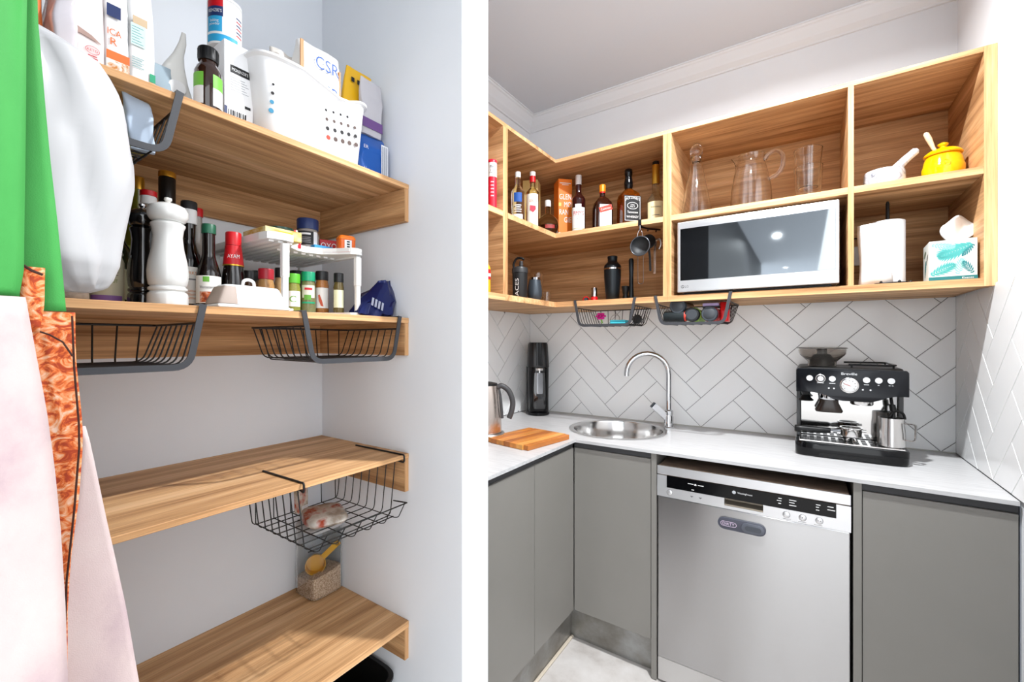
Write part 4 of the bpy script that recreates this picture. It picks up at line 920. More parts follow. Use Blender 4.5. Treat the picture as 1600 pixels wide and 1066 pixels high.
# ------------------------------------------------------------------ under-shelf baskets (flat-bar front)
def make_basket(name, lab, loc, rz, group, Lh=.146, dep=.25):
    """local: x along the shelf, y back from the shelf edge, z=0 on the shelf top"""
    t = thing(name, lab, 'basket', loc, rz, group)
    zb, zr = -.119, -.034; bt = Lh-.024
    o = tube('front_bar', rounded([(-Lh, .14, .0018), (-Lh, -.0025, .0018), (-bt, -.0025, zb), (bt, -.0025, zb), (Lh, -.0025, .0018), (Lh, .14, .0018)], .022, 5), .001, BAR, t, smooth=False)
    bpy.data.objects.remove(o)
    def barpart(nm, pts, up):
        return tube(nm, pts, 0, BAR, t, flat=(.0125, .0030, up), smooth=False)
    barpart('hook_arm', [(-Lh, .13, .0018), (-Lh, -.0026, .0018)], (1, 0, 0)); barpart('hook_arm', [(Lh, .13, .0018), (Lh, -.0026, .0018)], (1, 0, 0))
    pts = rounded([(-Lh, -.0042, .0030), (-bt, -.0042, zb), (bt, -.0042, zb), (Lh, -.0042, .0030)], .026, 6)
    bm = bmesh.new(); n = len(pts); R_ = []
    for i in range(n):
        tg = (pts[min(i+1, n-1)]-pts[max(i-1, 0)]).normalized(); nn = Vector((-tg.z, 0, tg.x)); w = .006
        R_.append([bm.verts.new(pts[i]+nn*w*a+Vector((0, .0015*b, 0))) for a, b in ((1, 1), (1, -1), (-1, -1), (-1, 1))])
    for a, b in zip(R_, R_[1:]):
        for k in range(4): bm.faces.new((a[k], a[(k+1) % 4], b[(k+1) % 4], b[k]))
    bm.faces.new(R_[0]); bm.faces.new(R_[-1]); frombm('front_bar', bm, BAR, t)
    fr = (zr-.003)/(zb-.003); xr = Lh+(bt-Lh)*fr
    tube('rim_wire', rounded([(-xr, 0, zr), (-Lh, dep, zr), (Lh, dep, zr), (xr, 0, zr)], .012, 4), .0026, WIRE, t, 8)
    zf = zb+.004
    for k in range(8):
        y_ = .022+(dep-.035)*k/7
        xx = xr+(Lh-xr)*y_/dep
        tube('wire', rounded([(-xx, y_, zr), (-bt+.004, y_, zf), (bt-.004, y_, zf), (xx, y_, zr)], .018, 4), .0017, WIRE, t, 6)
    for k in range(7):
        x_ = -bt+.016+(2*bt-.032)*k/6
        tube('wire', rounded([(x_*1.12, dep, zr), (x_, dep-.018, zf-.0035), (x_, -.004, zf-.0055)], .014, 4), .0017, WIRE, t, 6)
    return t
B1 = make_basket('under_shelf_basket', 'black wire basket under the corner shelf holding a teal cloth', (-.769, Y0, ZBT), 0, 'under-shelf wire baskets')
copy_thing(B1, (-.388, Y0, ZBT), 0, 'black wire basket under the microwave packed with drink bottles')
copy_thing(B1, (SX, .715, 1.396), PI/2, 'black wire basket under the spice shelf nearest the partition')
copy_thing(B1, (SX, .218, 1.396), PI/2, 'black wire basket under the spice shelf beside the apron')
copy_thing(B1, (SX, .180, 1.794), PI/2, 'black wire basket under the topmost pantry shelf by the white bag')
# contents of the two kitchen baskets
zf = ZBT-.1125
t = thing('dish_brush', 'pink flower-shaped dish brush in the corner shelf basket', 'brush', (-.818, 1.975, zf))
PKM = solid('hot_pink', '#d6208f', .5)
for k in range(6):
    a = 2*PI*k/6; lathe('petal', [(0, -.006), (.009, -.004), (.011, 0), (.009, .004), (0, .006)], PKM, t, 14, loc=(.016*math.cos(a), 0, .040+.012*math.sin(a)), sx=1)
lathe('flower_centre', [(0, -.008), (.008, -.005), (.009, 0), (.008, .005), (0, .008)], solid('pink_deep', '#b0126f', .5), t, 14, loc=(0, -.006, .040))
tube('stem', [(0, 0, .034), (.006, .004, .006)], .004, solid('lime_plastic', '#7cb54a', .5), t, 8)
t = thing('sponge_cloth', 'folded teal sponge cloth in the corner shelf basket', 'cloth', (-.722, 1.965, zf), .05)
for k in range(2): box('layer', -.036, .036, -.03, .05, .001+.009*k, .0095+.009*k, solid('aqua_cloth', '#3fb4c4', .9), t, bev=.003, seg=2)
t = thing('wire_scourer', 'small silver wire ring lying in the corner shelf basket', 'scourer', (-.775, 2.05, zf))
tube('ring', [(.024*math.cos(a), .008*math.sin(a), .026+.024*math.sin(a)) for a in [2*PI*i/24 for i in range(24)]], .0022, SATIN, t, 6, closed=True)
t = thing('sink_plug', 'round black ribbed plug at the right of the basket', 'plug', (-.648, 2.00, zf+.001))
o = lathe('disc', [(0, -.012), (.018, -.012), (.020, -.010), (.020, .010), (.018, .012), (0, .012)], MBLACK, t, 28); o.rotation_euler = (PI/2, 0, 0); o.location = (0, 0, .0205)
for k in range(10):
    a = 2*PI*k/10; o = box('rib', .019, .0225, -.011, .011, -.002, .002, MBLACK, t); o.location = (0, 0, .0205); o.rotation_euler = (0, a, 0)
t = thing('bottle_brush', 'navy bristle brush standing by the black plug', 'brush', (-.672, 2.045, zf))
tube('handle', [(0, 0, .002), (0, .0, .05)], .004, NAVY, t, 8); lathe('bristles', [(0, .002), (.008, .004), (.010, .02), (.008, .036), (0, .04)], solid('navy_bristle', '#1f3c5c', .9), t, 14)
def lying(name, lab, x, z, R, L, body, cap, caph=.03, ring=None, y0=1.915, cat='bottle', tz=0.0):
    t = thing(name, lab, cat, (x, y0, z), 0, 'drink bottles in the basket')
    lathe('lid', [(0, 0), (R*.93, 0), (R, .003), (R, caph), (0, caph)], cap, t, 32, axis=1)
    lathe('lid_disc', [(0, -.001), (R*.72, -.001), (R*.75, -.0002), (0, -.0002)], mat('cap_grey', hexc('#3b3f44'), .4), t, 32, axis=1)
    if ring: lathe('seal_ring', [(0, caph+.0003), (R*1.07, caph+.0003), (R*1.07, caph+.009), (0, caph+.009)], ring, t, 32, axis=1)
    c = caph+(.0095 if ring else .0003)
    lathe('bottle_body', [(0, c), (R*.97, c), (R*.97, L-.01), (R*.8, L), (0, L)], body, t, 32, axis=1)
    return t
zf2 = ZBT-.1125
lying('drink_bottle', 'drink bottle with grey lid stacked at the upper left of the basket', -.449, 1.476, .0325, .20, mat('bronze_body', hexc('#8d6f5c'), .35, .5), mat('slate_lid', hexc('#3a4047'), .4))
lying('drink_bottle', 'drink bottle with lime green ring in the middle of the basket', -.392, 1.4375, .0295, .20, solid('lime_body', '#7fae35', .4), MBLACK, ring=solid('lime_ring', '#93c23a', .4))
lying('drink_bottle', 'red drink bottle with grey lid at the right of the basket', -.324, 1.4385, .0310, .19, solid('bright_red', '#d3161c', .35), mat('slate_lid', hexc('#3a4047'), .4), ring=RED)
t = thing('lunch_pouch', 'bright red soft pouch wedged at the right of the basket', 'pouch', (-.276, 1.99, zf2+.001), .1)
bag(.036, .11, .080, solid('bright_red', '#d3161c', .35), t, 3, .002, .5, name='pouch_body')
t = thing('travel_cup', 'black travel cup with red tag lying at the lower left', 'cup', (-.508, 1.935, 1.4325), 0)
lathe('cup', [(0, 0), (.020, 0), (.023, .004), (.0255, .085), (0, .085)], mat('dark_teal_black', hexc('#20282b'), .4), t, 28, axis=0)
lathe('red_tag', [(0, .0855), (.022, .0855), (.021, .093), (0, .093)], solid('coral_tag', '#d4402f', .4), t, 24, axis=0)
t = thing('spray_bottle_box', 'pale purple carton on top of the bottles in the basket', 'carton', (-.322, 1.952, 1.4705), 0)
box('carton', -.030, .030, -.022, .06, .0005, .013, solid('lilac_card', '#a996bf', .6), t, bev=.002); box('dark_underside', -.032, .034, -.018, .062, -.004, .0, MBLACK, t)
# ================================================================== PANTRY
RZ = PI/2        # pantry things face +X: local x -> +Y, local -y -> +X
def pthing(name, lab, cat, x, y, z, group=None, rz=RZ): return thing(name, lab, cat, (x, y, z), rz, group)
def ptext(t, s, size, m, x, z, y, width=None): return text('lettering', s, size, m, t, plmap((x, y, z), (1, 0, 0), (0, 0, 1)), width=width)
Z1, Z2, Z3, Z4 = 1.7943, 1.3963, .9918, .4923
GT = 'packets on the top shelf'
t = pthing('orange_packet', 'plain orange paper packet at the far left of the top shelf', 'packet', -1.10, .139, Z1, GT)
bag(.048, .09, .20, solid('orange_paper', '#d9773a', .5), t, 1, .002, .3)
t = pthing('clear_bag', 'crumpled clear plastic bag beside the orange packet', 'bag', -1.075, .184, Z1, GT)
bag(.036, .08, .19, mat('milky_film', hexc('#eeeaf0'), .15, trans=.35, ior=1.15), t, 2, .006, .5, full=.3)
t = pthing('flour_bag', 'pale pink flour bag with a small red oval stamp', 'packet', -1.105, .217, Z1, GT)
bag(.046, .09, .205, solid('pale_pink_paper', '#e6dad9', .4), t, 3, .0012, .7, n0=10)
mf = -.0462
prism('brown_print', [(-.016, .088), (.004, .080), (.017, .070), (.003, .073), (-.010, .076), (-.018, .077)], mf-.001, mf-.0006, solid('mocha_print', '#a98d83', .6), t, axis=1)
bm = bmesh.new(); RC = [(math.cos(2*PI*i/24), math.sin(2*PI*i/24)) for i in range(24)]
A = [bm.verts.new((.005+a*.0095, mf-.001, .054+b*.0072)) for a, b in RC]; B = [bm.verts.new((.005+a*.0088, mf-.001, .054+b*.0065)) for a, b in RC]
for i in range(24): bm.faces.new((A[i], A[(i+1) % 24], B[(i+1) % 24], B[i]))
frombm('stamp_ring', bm, INKRED, t); ptext(t, 'KETO', .006, INKRED, .005, .054, mf-.001, .0145); box('print_line', -.001, .011, mf-.0012, mf-.0008, .043, .0445, INKRED, t); box('print_line', -.002, .012, mf-.0012, mf-.0008, .039, .0405, INKRED, t)
t = pthing('baking_mix_bag', 'white baking mix bag with orange band and cream swirl picture', 'packet', -1.125, .2615, Z1, GT)
bag(.036, .09, .225, WHT, t, 4, .001, .7, n0=10); mf = -.0463
box('orange_band', -.0165, .0170, mf-.0010, mf-.0006, .062, .078, solid('band_orange', '#e26a23', .5), t)
box('swirl_picture', -.0165, .0170, mf-.0009, mf-.0006, .028, .062, noise_mix('cream_swirl', [(.35, hexc('#b9772c')), (.48, hexc('#efe6dc')), (.7, hexc('#f7f2ec'))], (45, 45, 60), .5, distort=1.2), t)
ptext(t, 'ICA', .017, solid('band_orange', '#e26a23', .5), -.005, .114, mf-.001, .020); ptext(t, 'R', .020, solid('band_orange', '#e26a23', .5), -.006, .096, mf-.001, .010)
box('navy_badge', -.016, .004, mf-.0010, mf-.0006, .142, .165, NAVY, t)
t = pthing('protein_bag', 'white pouch with pale mint text panel', 'packet', -1.125, .2995, Z1, GT)
bag(.040, .09, .24, WHT, t, 5, .001, .6, n0=10); mf = -.0463
box('mint_panel', -.019, .003, mf-.0010, mf-.0006, .108, .150, solid('mint_print', '#c4e2de', .5), t); box('food_picture', -.016, .006, mf-.0011, mf-.0006, .150, .165, solid('tan_print', '#c9b08f', .5), t)
for k in range(7): box('print_line', -.0175, .000-.003*(k % 3), mf-.0014, mf-.0010, .112+k*.0052, .1132+k*.0052, solid('mint_ink', '#7ba6a6', .6), t)
for k in range(5): box('print_line', -.0175, .001-.003*(k % 2), mf-.0012, mf-.0008, .066+k*.0045, .0671+k*.0045, solid('mint_ink', '#7ba6a6', .6), t)
box('green_badge', .010, .019, mf-.0010, mf-.0006, .048, .064, solid('badge_green', '#1f9a6f', .5), t); box('oat_picture', .009, .019, mf-.0011, mf-.0006, .018, .047, solid('oat_print', '#d9b98a', .5), t)
t = pthing('zip_pouch', 'small blue-grey clear zip pouch leaning on the white pouch', 'pouch', -1.15, .340, Z1, GT)
bag(.038, .05, .125, mat('blue_film', hexc('#b9cbd6'), .12, trans=.3, ior=1.15), t, 6, .003, .15, lean=(.008, 0))
t = pthing('rice_pouch', 'milky white plastic pouch with a twisted pointed top', 'pouch', -1.175, .379, Z1, GT)
secs = [(.034, .035, 0, 3), (.036, .036, .02, 3), (.035, .036, .07, 3), (.030, .03, .11, 2.6, -.004, 0), (.018, .018, .15, 2.3, .002, 0), (.010, .009, .18, 2, .010, 0), (.007, .006, .21, 2, .018, 0), (.004, .003, .235, 2, .020, 0)]
loft('pouch_body', secs, mat('milky_pouch', hexc('#eae8e2'), .3, trans=.1), t, 32, 60, disp=lambda p, s: p+mnoise.noise_vector(p*35)*.006*(1 if s[2] > 0 else 0)*(.6 if s[2] < .15 else .4))
lathe('white_lid', [(0, -.003), (.016, -.003), (.017, 0), (.016, .003), (0, .003)], WHT, t, 24, loc=(-.006, -.040, .085), axis=1)
t = pthing('vitamin_bottle', 'brown glass pill bottle with black ribbed cap and green label', 'bottle', -1.03, .393, Z1, rz=face(-1.03, .393))
BR = mat('brown_glass', hexc('#2a1408'), .08, coat=.6)
lathe('glass_body', [(0, 0), (.022, 0), (.0245, .004), (.0245, .088), (.020, .100), (.0155, .105), (.0155, .112), (0, .112)], BR, t, 32)
lathe('cap', [(0, .1125), (.0178, .1125), (.0183, .115), (.0178, .138), (.016, .140), (0, .140)], BLACK, t, 28)
for k in range(20):
    a = 2*PI*k/20; box('cap_rib', -.0008, .0008, -.0187, -.0178, .116, .136, BLACK, t).rotation_euler = (0, 0, a)
for a_ in (FRONT-.95, FRONT+.95):
    label_band('paper_label', .0250, .016, .052, a_, .62, WHT, t, 10); label_band('green_label', .0250, .052, .080, a_, .62, solid('label_green', '#6fb83f', .5), t, 10)
t = pthing('pasta_box', 'white square carton with a black barcode on its corner', 'carton', -1.100, .462, Z1)
box('carton', -.030, .030, -.048, .048, .0005, .196, solid('white_card', '#ececed', .5), t, bev=.001)
box('name_panel', -.018, .022, -.0487, -.0482, .128, .145, INK, t); ptext(t, "MCKENZIE'S", .009, WHT, .002, .1365, -.0489, .034)
for k in range(6): box('print_line', -.018, .020-.004*(k % 3), -.0487, -.0482, .090+k*.0055, .0910+k*.0055, solid('print_pale', '#a5a6aa', .6), t)
for k in range(9): box('barcode_bar', -.022+k*.0042, -.0205+k*.0042+.0008*(k % 3), -.0487, -.0482, .006, .045, INK, t)
ptext(t, '1', .014, INK, .022, .176, -.0487, .004); box('navy_corner', -.030, -.024, -.0486, -.0482, .001, .05, NAVY, t); box('print_mark', .012, .024, -.0487, -.0482, .059, .065, INK, t)
t = pthing('baking_powder_tin', 'white and blue baking powder tin standing on the white carton', 'tin', -1.105, .455, Z1+.1966, rz=face(-1.105, .455))
lathe('tin_body', [(0, 0), (.0325, 0), (.0335, .0015), (.0335, .098), (.0325, .100), (0, .100)], WHT, t, 36)
lathe('lid', [(0, .1005), (.0335, .1005), (.0335, .106), (.031, .107), (0, .107)], WHT, t, 36)
label_band('navy_panel', .0340, .060, .082, FRONT-.65, .55, NAVY, t); label_band('red_panel', .0340, .082, .097, FRONT-.65, .55, RED, t); label_band('blue_panel', .0340, .026, .060, FRONT-.65, .50, solid('sky_blue', '#2c9ccb', .5), t); label_band('blue_wave', .0340, .004, .020, FRONT-.2, 1.0, solid('sky_blue', '#2c9ccb', .5), t)
text('lettering', "KENZIE'S", .010, WHT, t, cylmap(.0345, FRONT-.6, .072), width=.030); text('lettering', 'baking\npowder', .009, WHT, t, cylmap(.0345, FRONT-.62, .045), width=.024)
for k in range(6): label_band('print_line', .0340, .030+k*.008, .0325+k*.008, FRONT+.95, .25, NAVY if k % 2 else INKRED, t, 4)

# white ventilated basket
t = pthing('storage_basket', 'white plastic basket with round holes on the top shelf', 'basket', -1.100, .628, Z1)
def bask():
    bm = bmesh.new(); seg = 64; rings = []
    def ring(w, d, z, n, dip):
        r = []
        for i in range(seg):
            a = 2*PI*(i+.5)/seg; p = Vector((w*se(n, math.cos(a)), d*se(n, math.sin(a)), z))
            if dip: 
                k = math.exp(-((p.x-.055)/.045)**2); p.z -= dip*k
            r.append(bm.verts.new(p))
        return r
    prof_ = [(.124, .090, .001, 6, 0), (.130, .094, .006, 6, 0), (.148, .103, .160, 5, .020), (.150, .105, .176, 5, .026), (.157, .111, .180, 5, .026), (.157, .111, .185, 5, .026), (.150, .105, .186, 5, .026), (.1465, .1015, .174, 5, .026), (.1445, .1, .158, 5, .02), (.127, .091, .008, 6, 0)]
    R_ = [ring(*p) for p in prof_]
    for a, b in zip(R_, R_[1:]):
        for i in range(seg): bm.faces.new((a[i], a[(i+1) % seg], b[(i+1) % seg], b[i]))
    bm.faces.new(R_[0]); bm.faces.new(R_[-1]); return bm
frombm('tub', bask(), mat('white_ribbed_plastic', hexc('#e2e2e3'), .35), t, 50)
hol = [solid('hole_grey', '#5a4a45', .8), solid('hole_dark', '#2c2a2c', .8), solid('hole_red', '#d8402e', .7), solid('hole_mid', '#6b6a6a', .8)]
k = 0
for cx_ in range(5):
    for rw in range(4):
        if cx_ == 4 and rw == 3: continue
        zz = .050+rw*.0215+cx_*.003; r_ = .0056-.0008*rw; yy = -(.094+(zz-.006)/.154*.009)-.0008; xx = .022+cx_*.0205-rw*.003
        o = lathe('hole', [(0, -.0003), (r_, -.0003), (r_, .0003), (0, .0003)], hol[2] if (cx_, rw) == (0, 0) else hol[(k*7) % 2], t, 14, axis=1); o.location = (xx, yy, zz); k += 1
for rw in range(4):
    zz = .058+rw*.02; o = lathe('hole', [(0, -.0003), (.0055-.001*rw, -.0003), (.0055-.001*rw, .0003), (0, .0003)], solid('hole_blue', '#3d86a8', .7) if rw < 2 else hol[1], t, 14, axis=1); o.location = (-.118+rw*.001, -(.0895+(zz-.006)/.154*.009), zz); o.rotation_euler = (0, 0, -.25)
GB = 'sugar bags in the white basket'
t = pthing('sugar_bag', 'white paper sugar bag with blue lettering in the white basket', 'packet', -1.105, .672, Z1+.009, GB)
bag(.118, .075, .315, solid('sugar_paper', '#efece8', .5), t, 8, .003, .35, (.012, 0), full=.80, n0=6)
for zz in (.262, .195): ptext(t, 'CSR', .046, INKBLUE, .016, zz, -.0405, .068)
box('gold_side', .054, .0585, -.036, -.030, .10, .27, solid('caramel_print', '#b97a3f', .5), t); box('gold_side', -.0585, -.050, -.0385, -.035, .13, .298, solid('caramel_print', '#b97a3f', .5), t)
t = pthing('sugar_bag', 'half empty clear sugar bag with tiny blue print in the basket', 'packet', -1.135, .582, Z1+.009, GB)
bag(.060, .07, .280, mat('milky_film2', hexc('#e9e2da'), .25, trans=.2, ior=1.15), t, 9, .006, .2, (.022, 0), full=.6)
for k in range(5): box('print_line', -.014, .012, -.0372, -.0368, .190+k*.011, .193+k*.011, INKBLUE, t)
t = pthing('yellow_packet', 'yellow and black striped packet lying above the blue flour bag', 'packet', -1.112, .800, Z1+.1455)
bag(.085, .018, .195, solid('packet_yellow', '#e7b21c', .3), t, 10, .0015, .35, (.022, 0), full=.6)
for k in range(3): box('black_square', -.012+k*.02, -.002+k*.02, -.0112, -.0104, .150, .163, INK, t)
t = pthing('purple_packet', 'clear and purple foil packet lying on the blue flour bag', 'packet', -1.082, .838, Z1+.1455)
bag(.074, .022, .165, mat('frosted_film', hexc('#cfccd1'), .2, trans=.15, ior=1.15), t, 11, .004, .2, (.004, 0), full=.6)
box('purple_band', -.036, .036, -.0135, -.0128, .018, .046, solid('violet_print', '#6d4a86', .4), t)
t = pthing('navy_gold_packet', 'small navy and gold foil packet by the partition wall', 'packet', -1.112, .872, Z1+.1455)
bag(.042, .02, .150, mat('navy_foil', hexc('#1d3a86'), .25, .2), t, 12, .004, .25, full=.6); box('gold_band', -.018, .018, -.0125, -.0118, .070, .090, GOLD, t)
t = pthing('flour_bag', 'bright blue foil flour bag at the end of the top shelf', 'packet', -1.090, .832, Z1)
bag(.104, .075, .145, mat('blue_foil', hexc('#1859b0'), .22, .15), t, 13, .005, .35, full=.7)
box('nutrition_panel', .022, .047, -.0408, -.0400, .012, .120, solid('panel_white', '#e8ebee', .5), t)
for k in range(6): box('print_line', .0245+k*.0036, .0255+k*.0036, -.0412, -.0408, .016, .116, solid('print_navy', '#2a3a63', .6), t)
ptext(t, 'ER', .014, WHT, -.032, .095, -.0412, .016); ptext(t, '1kg', .013, WHT, -.030, .030, -.0412, .018)

# ------------------------------------------------------------------ spice shelf
GS = 'bottles on the spice shelf'
t = pthing('seed_packet', 'brown and grey seed packet partly behind the white bag', 'packet', -1.10, .198, Z2)
bag(.050, .05, .11, noise_mix('brown_pack', [(.35, hexc('#5d4f44')), (.6, hexc('#8b7a6a'))], (40, 40, 40), .35), t, 14, .002, .5)
t = jar('coconut_milk_can', 'tin can of coconut milk with purple print', -1.125, .256, Z2, .105, .026, solid('can_label', '#c9c2a6', .4), SATIN, .006, cat='can', group=GS)
text('lettering', 'ORGANIC', .010, solid('aubergine', '#4b2b45', .6), t, cylmap(.0266, FRONT, .060), width=.036); text('lettering', 'COCONUT', .009, solid('olive_ink', '#6d8a3a', .6), t, cylmap(.0266, FRONT, .046), width=.034)
label_band('purple_band', .0264, .006, .018, FRONT, 1.0, solid('violet_print2', '#8a5f9e', .5), t)
OIL = mat('olive_oil_glass', hexc('#6b6a1e'), .05, coat=.6)
t = bottle('olive_oil_bottle', 'tall olive oil bottle with gold cap behind the pepper mill', 'bottle', -1.30, .350, Z2, .315, .026, .012, .19, .245, OIL, GOLD, .030, .0135, GS, labels=[(.04, .15, solid('oil_label', '#9aa23c', .5), 1.2)])
t = bottle('vinegar_bottle', 'dark green bottle with leafy label between oil and pepper mill', 'bottle', -1.235, .298, Z2, .200, .026, .012, .12, .155, mat('dark_green_glass', hexc('#1c2a12'), .06, coat=.5), GOLD, .02, None, GS, labels=[(.02, .085, solid('leaf_label', '#c8cdb2', .5), 1.1)])
label_band('green_leaf_print', .0292, .035, .075, FRONT-.3, .4, solid('leaf_print', '#3f8f3c', .5), t)
def mill(lab, x, y, h, R, m, knob, twin):
    t = pthing('spice_mill', lab, 'mill', x, y, Z2, 'salt and pepper mills')
    k = h/.2
    lathe('body', [(0, 0), (R, 0), (R*1.01, .002*k), (R*1.0, .020*k), (R*.96, .024*k), (R*.86, .0265*k), (R*.86, .0275*k), (R*.97, .030*k), (R*.97, .034*k), (R*.87, .0365*k), (R*.87, .0375*k), (R*.94, .040*k), (R*1.0, .052*k), (R*1.02, .066*k), (R*.96, .085*k), (R*.80, .110*k), (R*.72, .135*k), (R*.78, .150*k), (R*.86, .156*k), (R*.86, .159*k), (R*.74, .1615*k), (R*.72, .163*k), (0, .163*k)], m, t, 44)
    lathe('head', [(0, .1635*k), (R*.74, .1635*k), (R*.86, .1660*k), (R*1.0, .174*k), (R*1.01, .184*k), (R*.9, .193*k), (R*.55, .199*k), (0, .2*k)], m, t, 44)
    lathe('nut', [(0, .2001*k), (.005, .2001*k), (.0035, .2035*k), (.0065, .207*k), (.006, .211*k), (0, .213*k)], knob, t, 20)
mill('glossy white salt mill at the shelf edge', -1.036, .326, .200, .0325, mat('white_lacquer', hexc('#dcdcd9'), .18, coat=.4), mat('white_knob', hexc('#e6e3dc'), .3), 0)
mill('glossy black pepper mill beside the white mill', -1.092, .302, .192, .0235, mat('black_lacquer', hexc('#0d0d0e'), .1, coat=.8), CHROME, 0)
t = bottle('wine_bottle', 'tall dark bottle with black and gold screw cap', 'bottle', -1.27, .398, Z2, .322, .0285, .0155, .18, .23, mat('olive_dark_glass', hexc('#24260f'), .06, coat=.5), mat('black_foil', hexc('#111112'), .3), .062, .0168, GS)
lathe('gold_rim', [(0, .3223), (.0174, .3223), (.0174, .334), (.016, .336), (0, .336)], GOLD, t, 24)
t = bottle('sauce_bottle', 'sauce bottle with red and white cap behind the mills', 'bottle', -1.185, .338, Z2, .245, .024, .0115, .14, .19, mat('clear_sauce', hexc('#b9b1a4'), .08, trans=.5), WHT, .018, .0145, GS)
lathe('red_cap_top', [(0, .2453), (.0150, .2453), (.0150, .256), (.014, .257), (0, .257)], RED, t, 24)
t = bottle('soy_bottle', 'soy sauce bottle with black and white cap and wave label', 'bottle', -1.185, .413, Z2, .235, .0265, .013, .105, .165, SAUCE, WHT, .034, .0155, GS, labels=[(.016, .100, solid('cream_paper', '#ece8e2', .5), 1.2)])
lathe('black_cap_top', [(0, .2353), (.0158, .2353), (.0158, .252), (.014, .254), (0, .254)], INK, t, 24)
text('lettering', 'MARKS', .010, solid('apricot_ink', '#d9935a', .6), t, cylmap(.0275, FRONT, .086), width=.030); label_band('print_line', .0275, .070, .073, FRONT, .45, LINE, t, 6)
for rr in range(3):
    for c_ in range(4):
        for q in (.0055, .0038, .0020):
            bm = bmesh.new(); mp_ = cylmap(.0274, FRONT, .026+rr*.008); cx_ = -.015+c_*.010+(.005 if rr % 2 else 0); pts_ = []
            A = [bm.verts.new(mp_(cx_+q*math.cos(PI*i/8), q*math.sin(PI*i/8))) for i in range(9)]; B = [bm.verts.new(mp_(cx_+(q-.0008)*math.cos(PI*i/8), (q-.0008)*math.sin(PI*i/8))) for i in range(9)]
            for i in range(8): bm.faces.new((A[i], A[i+1], B[i+1], B[i]))
            frombm('wave_print', bm, solid('apricot_ink', '#d9935a', .6), t)
t = bottle('fish_sauce_bottle', 'clear glass bottle with red cap behind the soy bottle', 'bottle', -1.31, .475, Z2, .275, .026, .0105, .14, .19, mat('tinted_clear', hexc('#cfc9c2'), .05, trans=.6), RED, .022, .0125, GS, labels=[(.05, .13, solid('blue_label', '#3a6ea5', .5), .9)])
t = bottle('worcestershire_bottle', 'dark sauce bottle with green cap and picture label', 'bottle', -1.135, .434, Z2, .198, .0245, .0125, .075, .135, SAUCE, solid('bottle_green', '#1e5a41', .4), .022, .0142, GS, labels=[(.016, .078, solid('cream_paper2', '#efece6', .5), 1.25)])
lathe('clear_collar', [(0, .1655), (.0135, .1655), (.0135, .1752), (0, .1752)], mat('tan_neck', hexc('#a59486'), .15), t, 24) if False else None
text('lettering', 'Worcestershire', .009, INK, t, cylmap(.0256, FRONT, .052), width=.036); label_band('food_picture', .0255, .018, .042, FRONT-.15, .55, noise_mix('food_photo', [(.35, hexc('#7a2d1c')), (.5, hexc('#c9622e')), (.7, hexc('#e9d7c4'))], (90, 90, 90), .5), t)
label_band('leaf_badge', .0255, .064, .076, FRONT-.2, .25, solid('leaf_badge_green', '#69ab3d', .5), t)
t = bottle('chilli_sauce_bottle', 'soy-dark sauce bottle with tall red cap and red neck label', 'bottle', -1.135, .486, Z2, .190, .0255, .0150, .055, .155, SAUCE, RED, .032, .0165, GS, labels=[(.008, .030, RED, 1.3)], curve=.9)
lathe('red_neck_label', [(.0, .112), (.0218, .112), (.0168, .1575), (0, .1575)], RED, t, 26); lathe('gold_line', [(0, .109), (.0222, .109), (.0219, .1118), (0, .1118)], GOLD, t, 26)
text('lettering', 'AYAM', .013, WHT, t, lambda x, y: (.0206*math.cos(FRONT+x/.0206), .0206*math.sin(FRONT+x/.0206)-.0004, .131+y), width=.026)

# white two-tier corner rack
t = pthing('corner_rack', 'white plastic two-tier corner rack over the spice jars', 'rack', 0, 0, 0, rz=0)
poly = [(-1.37, .515), (-1.075, .515)]+[(-1.03-.018*math.cos(a)*1.0, .565+.020*math.sin(a)) for a in ()]+[(-1.046, .520), (-1.036, .535), (-1.034, .562), (-1.040, .580), (-1.060, .590), (-1.100, .606), (-1.125, .640), (-1.130, .668), (-1.115, .705), (-1.080, .730), (-1.045, .745), (-1.035, .757), (-1.037, .775), (-1.050, .786), (-1.08, .790), (-1.37, .790)]
WP = mat('rack_white', hexc('#ecebe9'), .4)
prism('base_tray', poly, Z2+.0003, Z2+.010, WP, t, bev=.001); prism('top_tray', poly, 1.569, 1.575, WP, t)
n = len(poly); bm = bmesh.new(); cen = Vector((-1.2, .63, 0))
def inset(p, d): v = Vector((p[0], p[1], 0)); return v+(cen-v).normalized()*d
o1 = [bm.verts.new((p[0], p[1], 1.5755)) for p in poly]; o2 = [bm.verts.new((p[0], p[1], 1.586)) for p in poly]
i1 = [bm.verts.new((*inset(p, .004)[:2], 1.5755)) for p in poly]; i2 = [bm.verts.new((*inset(p, .004)[:2], 1.586)) for p in poly]
for i in range(n):
    j = (i+1) % n; bm.faces.new((o1[i], o1[j], o2[j], o2[i])); bm.faces.new((i1[i], i1[j], i2[j], i2[i])); bm.faces.new((o2[i], o2[j], i2[j], i2[i]))
frombm('tray_rim', bm, WP, t)
for yy in [.526+.022*k for k in range(12)]: box('slat', -1.36, -1.14 if .585 < yy < .75 else -1.05, yy, yy+.012, 1.564, 1.5688, WP, t)
for px_, py_ in ((-1.046, .562), (-1.048, .770), (-1.35, .535), (-1.35, .778)): 
    box('post', px_-.006, px_+.006, py_-.007, py_+.007, Z2+.0103, 1.5635, WP, t, bev=.002); box('post_sleeve', px_-.0075, px_+.0075, py_-.0085, py_+.0085, Z2+.085, 1.5635, WP, t, bev=.002)
ZR, ZK = Z2+.0104, 1.5756
GJ = 'spice jars under the rack'
def spice(col): return noise_mix('spice_'+col, [(.3, tuple(v*.7 for v in hexc('#'+col))), (.7, hexc('#'+col))], (300, 300, 300), .2)
BL = solid('lid_black', '#1b1b1c', .4); LABW = solid('label_white', '#efefec', .5)
